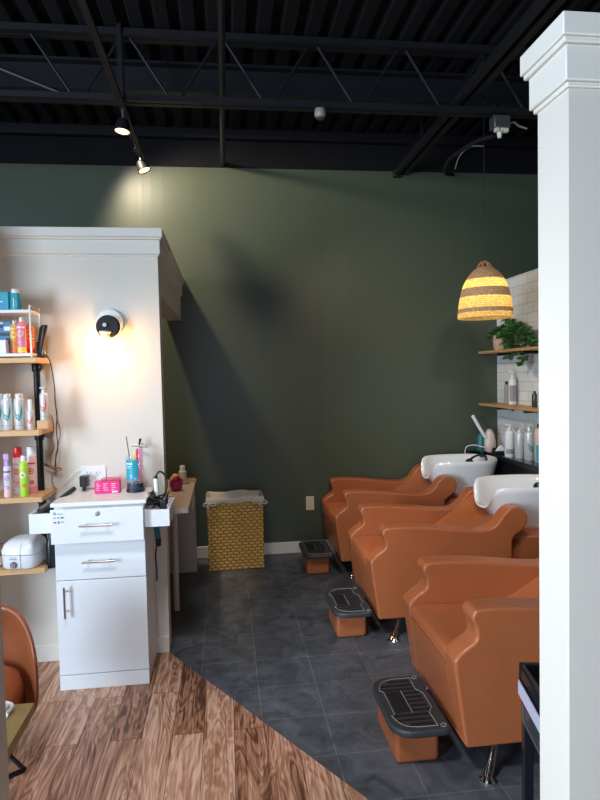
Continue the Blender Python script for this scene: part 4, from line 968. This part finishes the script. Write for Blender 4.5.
# cable hanging on the wall
t = thing('hanging_cable', 'dark cable bundle dangling on the wall beside the shelves', 'cable', (-0.925, 3.268, 1.05))
MB().tube(spline([(-0.02, -0.02, 0.01), (0.02, -0.03, -0.002), (0.065, -0.02, -0.02), (0.05, -0.03, -0.03), (0.01, -0.02, -0.012), (-0.018, -0.015, 0.004), (0.03, -0.035, -0.008), (0.062, -0.015, -0.022)], 8), 0.0035, 6).build('coil', 'brown_card', t)
MB().tube(spline([(0.02, 0, 0.26), (0.03, 0, 0.20), (0.015, 0, 0.14), (0.028, 0, 0.1), (0.01, -0.005, 0.05), (0.012, -0.015, 0.0)], 7), 0.0025, 6).build('strand', 'brown_card', t)
MB().tube(spline([(0.045, 0, 0.24), (0.062, 0, 0.18), (0.05, 0, 0.11), (0.035, -0.005, 0.05), (0.03, -0.015, -0.01), (0.012, -0.01, -0.06), (0.02, -0.01, -0.11), (0.04, -0.01, -0.13)], 7), 0.0025, 6).build('strand', 'brown_card', t)

# ------------------------------------------------------------------ behind the partition: desk
t = thing('white_desk', 'cream desk standing behind the half wall by green wall', 'desk', (-0.237, 3.6, 0))
MB().box(-1.2, 0.0, 0.0, 1.03, 0.688, 0.714).build('desk_top', ['desk_top'], t, bevel=0.002)
MB().box(-1.2, -0.0005, -0.003, 0.0, 0.686, 0.715).build('edge_band', 'desk_white', t)
MB().box(-0.24, -0.012, 1.0, 1.03, 0.0, 0.688).box(-0.03, -0.012, 0.62, 1.0, 0.55, 0.688).build('end_panel', 'desk_white', t, bevel=0.002)
lg = MB().lathe([(0.019, 0.006), (0.021, 0.60), (0.021, 0.688)], (-0.108, 0.25, 0), 18).build('leg', 'desk_white', t)
MB().lathe([(0.02, 0), (0.02, 0.006)], (-0.108, 0.25, 0), 14).build('foot_pad', 'black_plastic', lg)
MB().lathe([(0.019, 0.006), (0.021, 0.60), (0.021, 0.688)], (-1.1, 0.25, 0), 18).build('leg', 'desk_white', t)
t = thing('flower_pot', 'magenta pot with peach blossoms on the desk behind half wall', 'flower pot', (-0.352, 4.17, 0.714))
MB().lathe([(0, 0), (0.038, 0), (0.05, 0.02), (0.058, 0.055), (0.052, 0.085), (0.05, 0.085), (0.048, 0.07), (0, 0.07)], seg=24).build('pot', 'magenta', t)
MB().sphere((-0.005, 0, 0.115), 0.034, 14).sphere((-0.03, -0.005, 0.10), 0.022, 12).build('blossom', 'peach', t)
MB().sphere((0.03, -0.02, 0.095), 0.02, 12).sphere((0.02, -0.03, 0.12), 0.016, 12).sphere((0.045, 0.0, 0.085), 0.016, 12).build('blossom', 'magenta', t)
MB().tube([(-0.01, 0, 0.07), (-0.01, 0, 0.10)], 0.004, 6).tube([(0.03, -0.01, 0.07), (0.025, -0.025, 0.11)], 0.004, 6).tube([(-0.028, -0.004, 0.07), (-0.03, -0.005, 0.09)], 0.003, 6).build('stalk', 'stem', t)
t.scale = (0.8, 0.8, 0.8)
bottle((-0.325, 4.42, 0.714), 'cream bottle behind the magenta pot on the desk', 0.028, 0.135, 'ivory', 'white_gloss', caph=0.25, capr=0.7)
tag(MB().box(-0.04, 0.04, -0.05, -0.044, 0, 0.02).box(-0.04, 0.04, 0.044, 0.05, 0, 0.02).box(-0.04, -0.034, -0.044, 0.044, 0, 0.02).box(0.034, 0.04, -0.044, 0.044, 0, 0.02).box(-0.034, 0.034, -0.044, 0.044, 0, 0.006).build('wooden_tray', 'pine', bevel=0.002, loc=(-0.29, 4.52, 0.714)), 'small tan tray at the far corner of the cream desk', 'tray')

# ------------------------------------------------------------------ wicker hamper
t = thing('laundry_hamper', 'golden wicker laundry hamper standing against the green wall', 'hamper', (0.049, 4.72, 0), math.radians(1.5))
w, d, h = 0.213, 0.125, 0.535
b = MB(); k = 0.012
b.box(-w, w, -d, -d+k, 0.002, h).box(-w, w, d-k, d, 0.002, h)
n0 = len(b.bm.faces)
b.box(-w, -w+k, -d+k, d-k, 0.002, h).box(w-k, w, -d+k, d-k, 0.002, h).box(-w+k, w-k, -d+k, d-k, 0.002, 0.014)
b.bm.faces.ensure_lookup_table()
for f in list(b.bm.faces)[n0:]: f.material_index = 1
b.build('basket', ['wicker', 'wicker_side'], t, bevel=0.003)
rings = []
nn = 72
for k2 in range(nn):
    pass
def per(s, grow):
    # perimeter point of the rim, s in 0..1
    W2, D2 = w+grow, d+grow; tot = 4*(W2+D2); q = s*tot
    for (L_, f) in ((2*W2, lambda u: (-W2+u, -D2)), (2*D2, lambda u: (W2, -D2+u)), (2*W2, lambda u: (W2-u, D2)), (2*D2, lambda u: (-W2, D2-u))):
        if q <= L_: return f(q)
        q -= L_
    return (-W2, -D2)
hr = random.Random(5)
hem = [0.018+0.005*math.sin(k2*0.7)+hr.uniform(-0.004, 0.004) for k2 in range(nn)]
top = [0.012*math.sin(k2*0.45)*0.5 + hr.uniform(-0.002, 0.003) for k2 in range(nn)]
def rg(grow, zf): return [(per(k2/nn, grow)[0], per(k2/nn, grow)[1], zf(k2)) for k2 in range(nn)]
MB().loft([rg(0.006, lambda q: h-hem[q]), rg(0.010, lambda q: h-hem[q]*0.5), rg(0.010, lambda q: h+0.016+top[q]), rg(0.0, lambda q: h+0.03+top[q]), rg(-0.016, lambda q: h+0.016+top[q]), rg(-0.02, lambda q: h-0.05), rg(-0.03, lambda q: h-0.06)], False, True).build('liner', 'linen', t, angle=70)
for sx in (-1, 1):
    bx, bz = sx*(w-0.016), h-0.016
    kn = MB()
    kn.sphere((bx, -d-0.018, bz), 0.012, 10)
    for a in (-1, 1):
        kn.tube(spline([(bx, -d-0.018, bz), (bx+a*0.03, -d-0.022, bz+0.012), (bx+a*0.045, -d-0.02, bz-0.005), (bx+a*0.02, -d-0.02, bz-0.012), (bx, -d-0.018, bz)], 5), 0.006, 6)
    kn.tube(spline([(bx, -d-0.018, bz), (bx-0.012, -d-0.018, bz-0.03), (bx-0.014, -d-0.014, bz-0.06 if sx < 0 else bz-0.03)], 5), 0.007, 6)
    kn.build('tie_bow', 'linen', t)

# ------------------------------------------------------------------ lounge corner at lower left
t = thing('tub_chair', 'brown leather shell chair partly hidden at the left edge', 'armchair', (-0.925, 2.36, 0))
def shell_pt(u, a, off):
    # u: 0 centre .. 1 rim, a: angle; concave towards -Y
    e = 2.3; ca, sa = math.cos(a), math.sin(a)
    x = 0.212*u*math.copysign(abs(ca)**(2/e), ca); z = 0.385 + 0.225*u*math.copysign(abs(sa)**(2/e), sa)
    y = 0.13 - 0.20*(x/0.212)**2 - 0.05*u**4 + off
    return (x*(1+off*0.6), y, z+off*0.2)
na = 48
def shell_ring(u, off): return [shell_pt(u, 2*PI*k/na, off) for k in range(na)]
MB().loft([shell_ring(u, 0) for u in (0.02, 0.25, 0.5, 0.7, 0.85, 0.95)] + [shell_ring(1.0, 0.006), shell_ring(1.015, 0.018), shell_ring(1.0, 0.03)] + [shell_ring(u, 0.034) for u in (0.95, 0.85, 0.7, 0.5, 0.25, 0.02)]).build('back_shell', 'leather_dark', t, angle=80)
MB().loft([rr_ring(0.13, 0.14, 0.20, 2.4, -0.045, -0.06), rr_ring(0.175, 0.19, 0.24, 2.4, -0.045, -0.06), rr_ring(0.18, 0.20, 0.32, 2.4, -0.045, -0.06), rr_ring(0.165, 0.185, 0.365, 2.4, -0.045, -0.06), rr_ring(0.12, 0.14, 0.39, 2.4, -0.045, -0.06), rr_ring(0.04, 0.05, 0.398, 2.4, -0.045, -0.06)]).build('seat_cushion', 'leather', t, angle=80)
for sx in (-1, 1):
    for sy in (-1, 1): MB().tube([(sx*0.05-0.07, sy*0.10-0.06, 0.21), (sx*0.06-0.08, sy*0.14-0.06, 0.0)], 0.014, 10, 0.010).build('leg', 'black_iron', t)
t = thing('coffee_table', 'low olive brown wooden table at the lower left edge', 'table', (-0.660, 2.06, 0))
MB().box(-0.62, 0.0, -0.5, 0.0, 0.386, 0.42).build('table_top', 'oak', t, bevel=0.002)
for sy in (-0.09, -0.44):
    if sy < -0.2:
        MB().tube([(-0.30, sy, 0.386), (-0.26, sy, 0.0)], 0.0085, 10).build('leg', 'black_iron', t)
        continue
    MB().tube([(-0.01, sy-0.0, 0.25), (-0.08, sy+0.08, 0.25), (-0.10, sy+0.08, 0.386)], 0.0075, 10).build('leg_brace', 'black_iron', t)
    MB().tube([(-0.01, sy, 0.25), (-0.12, sy-0.02, 0.22), (-0.24, sy-0.02, 0.0)], 0.0085, 10).build('leg', 'black_iron', t)
    MB().tube([(-0.46, sy, 0.386), (-0.54, sy, 0.0)], 0.0085, 10).build('leg', 'black_iron', t)
tag(MB().tube(spline([(0, 0, 0), (0.022, 0.01, 0.012), (0.02, -0.025, 0.02), (-0.02, -0.02, 0.006), (-0.015, 0.025, 0.014), (0.028, 0.03, 0.002), (0.03, -0.03, 0.004)], 6), 0.009, 10).build('knotted_ornament', 'white_gloss', loc=(-0.752, 2.00, 0.430)), 'white knotted ornament on the olive brown table', 'ornament')
tag(MB().sphere((0, 0, 0.014), 0.022, 14, (1, 1, 0.64)).build('white_pebble', 'white_gloss', loc=(-0.745, 1.86, 0.420)), 'small white pebble near the front of the brown table', 'pebble')
tag(MB().box(-0.035, 0.03, -0.018, 0.018, 0, 0.014).build('soap_bar', 'pale_pink', bevel=0.004, loc=(-0.775, 2.035, 0.420)), 'pale pink bar at the back edge of the brown table', 'soap')

# ------------------------------------------------------------------ light
def area(name, loc, target, sx, sy, power, col):
    ld = bpy.data.lights.new(name, 'AREA'); ld.shape = 'RECTANGLE'; ld.size = sx; ld.size_y = sy; ld.energy = power; ld.color = col
    o = bpy.data.objects.new(name, ld); COL.objects.link(o); o.location = loc
    o.rotation_euler = (Vector(target)-Vector(loc)).to_track_quat('-Z', 'Z').to_euler()
    return o
day = (0.62, 0.81, 1.0)
area('daylight_left_front', (XL-0.05, 1.85, 1.6), (0, 1.85, 1.6), 2.1, 2.6, 60, day)
area('daylight_left_rear', (XL-0.05, -1.9, 1.6), (0, -1.9, 1.6), 2.8, 2.6, 480, day)
area('daylight_rear_left', (-2.7, YR-0.05, 1.6), (-2.7, 0, 1.6), 2.1, 2.6, 15, day)
area('daylight_rear_mid', (-0.1, YR-0.05, 1.6), (-0.1, 0, 1.6), 2.1, 2.6, 25, day)
def spot(name, loc, target, power, col, size, radius, blend=0.6):
    ld = bpy.data.lights.new(name, 'SPOT'); ld.energy = power; ld.color = col; ld.spot_size = size; ld.spot_blend = blend; ld.shadow_soft_size = radius
    o = bpy.data.objects.new(name, ld); COL.objects.link(o); o.location = loc
    o.rotation_euler = (Vector(target)-Vector(loc)).to_track_quat('-Z', 'Y').to_euler()
spot('wall_wash_beam', (-0.87, 4.1, 3.33), (0.5, 4.95, 1.75), 105, (1.0, 0.84, 0.62), math.radians(104), 0.06)
spot('added_wall_patch_spot', (0.9, 0.4, 2.98), (1.55, 4.95, 1.75), 90, (1.0, 0.86, 0.66), math.radians(30), 0.10, 1.0)  # added spot without a fixture, lays a soft bright patch on the green wall
spot('added_bowl_fill', (0.75, 1.75, 3.02), (1.65, 3.75, 0.55), 95, (1.0, 0.94, 0.86), math.radians(62), 0.20, 0.9)  # added fill spot, brightens the bowls and chairs
spot('added_station_fill', (-0.54, 1.35, 3.0), (-0.70, 3.0, 0.45), 120, (0.86, 0.93, 1.0), math.radians(62), 0.22, 0.8)  # added fill spot with no track head, lifts the cabinet and half wall
spot('added_aisle_fill', (-0.54, 0.9, 3.0), (0.62, 2.0, 0.1), 170, (0.86, 0.93, 1.0), math.radians(58), 0.22, 1.0)  # added fill spot with no track head, lifts the floor and nearest chair
spot('track_beam_near', (-0.54, 3.58, 2.87), (-0.45, 4.3, 0.0), 14, (1.0, 0.72, 0.42), math.radians(80), 0.03)
spot('track_beam_far', (-0.52, 4.38, 2.905), (0.1, 4.95, 0.5), 3, (1.0, 0.72, 0.42), math.radians(110), 0.03)

w = bpy.data.worlds.new('world'); scn.world = w; w.use_nodes = True
bg = w.node_tree.nodes['Background']; bg.inputs[0].default_value = (0.75, 0.87, 1.0, 1); bg.inputs[1].default_value = 0.5
scn.view_settings.view_transform = 'Standard'; scn.view_settings.look = 'None'
scn.view_settings.exposure = 0.45; scn.view_settings.gamma = 1.0
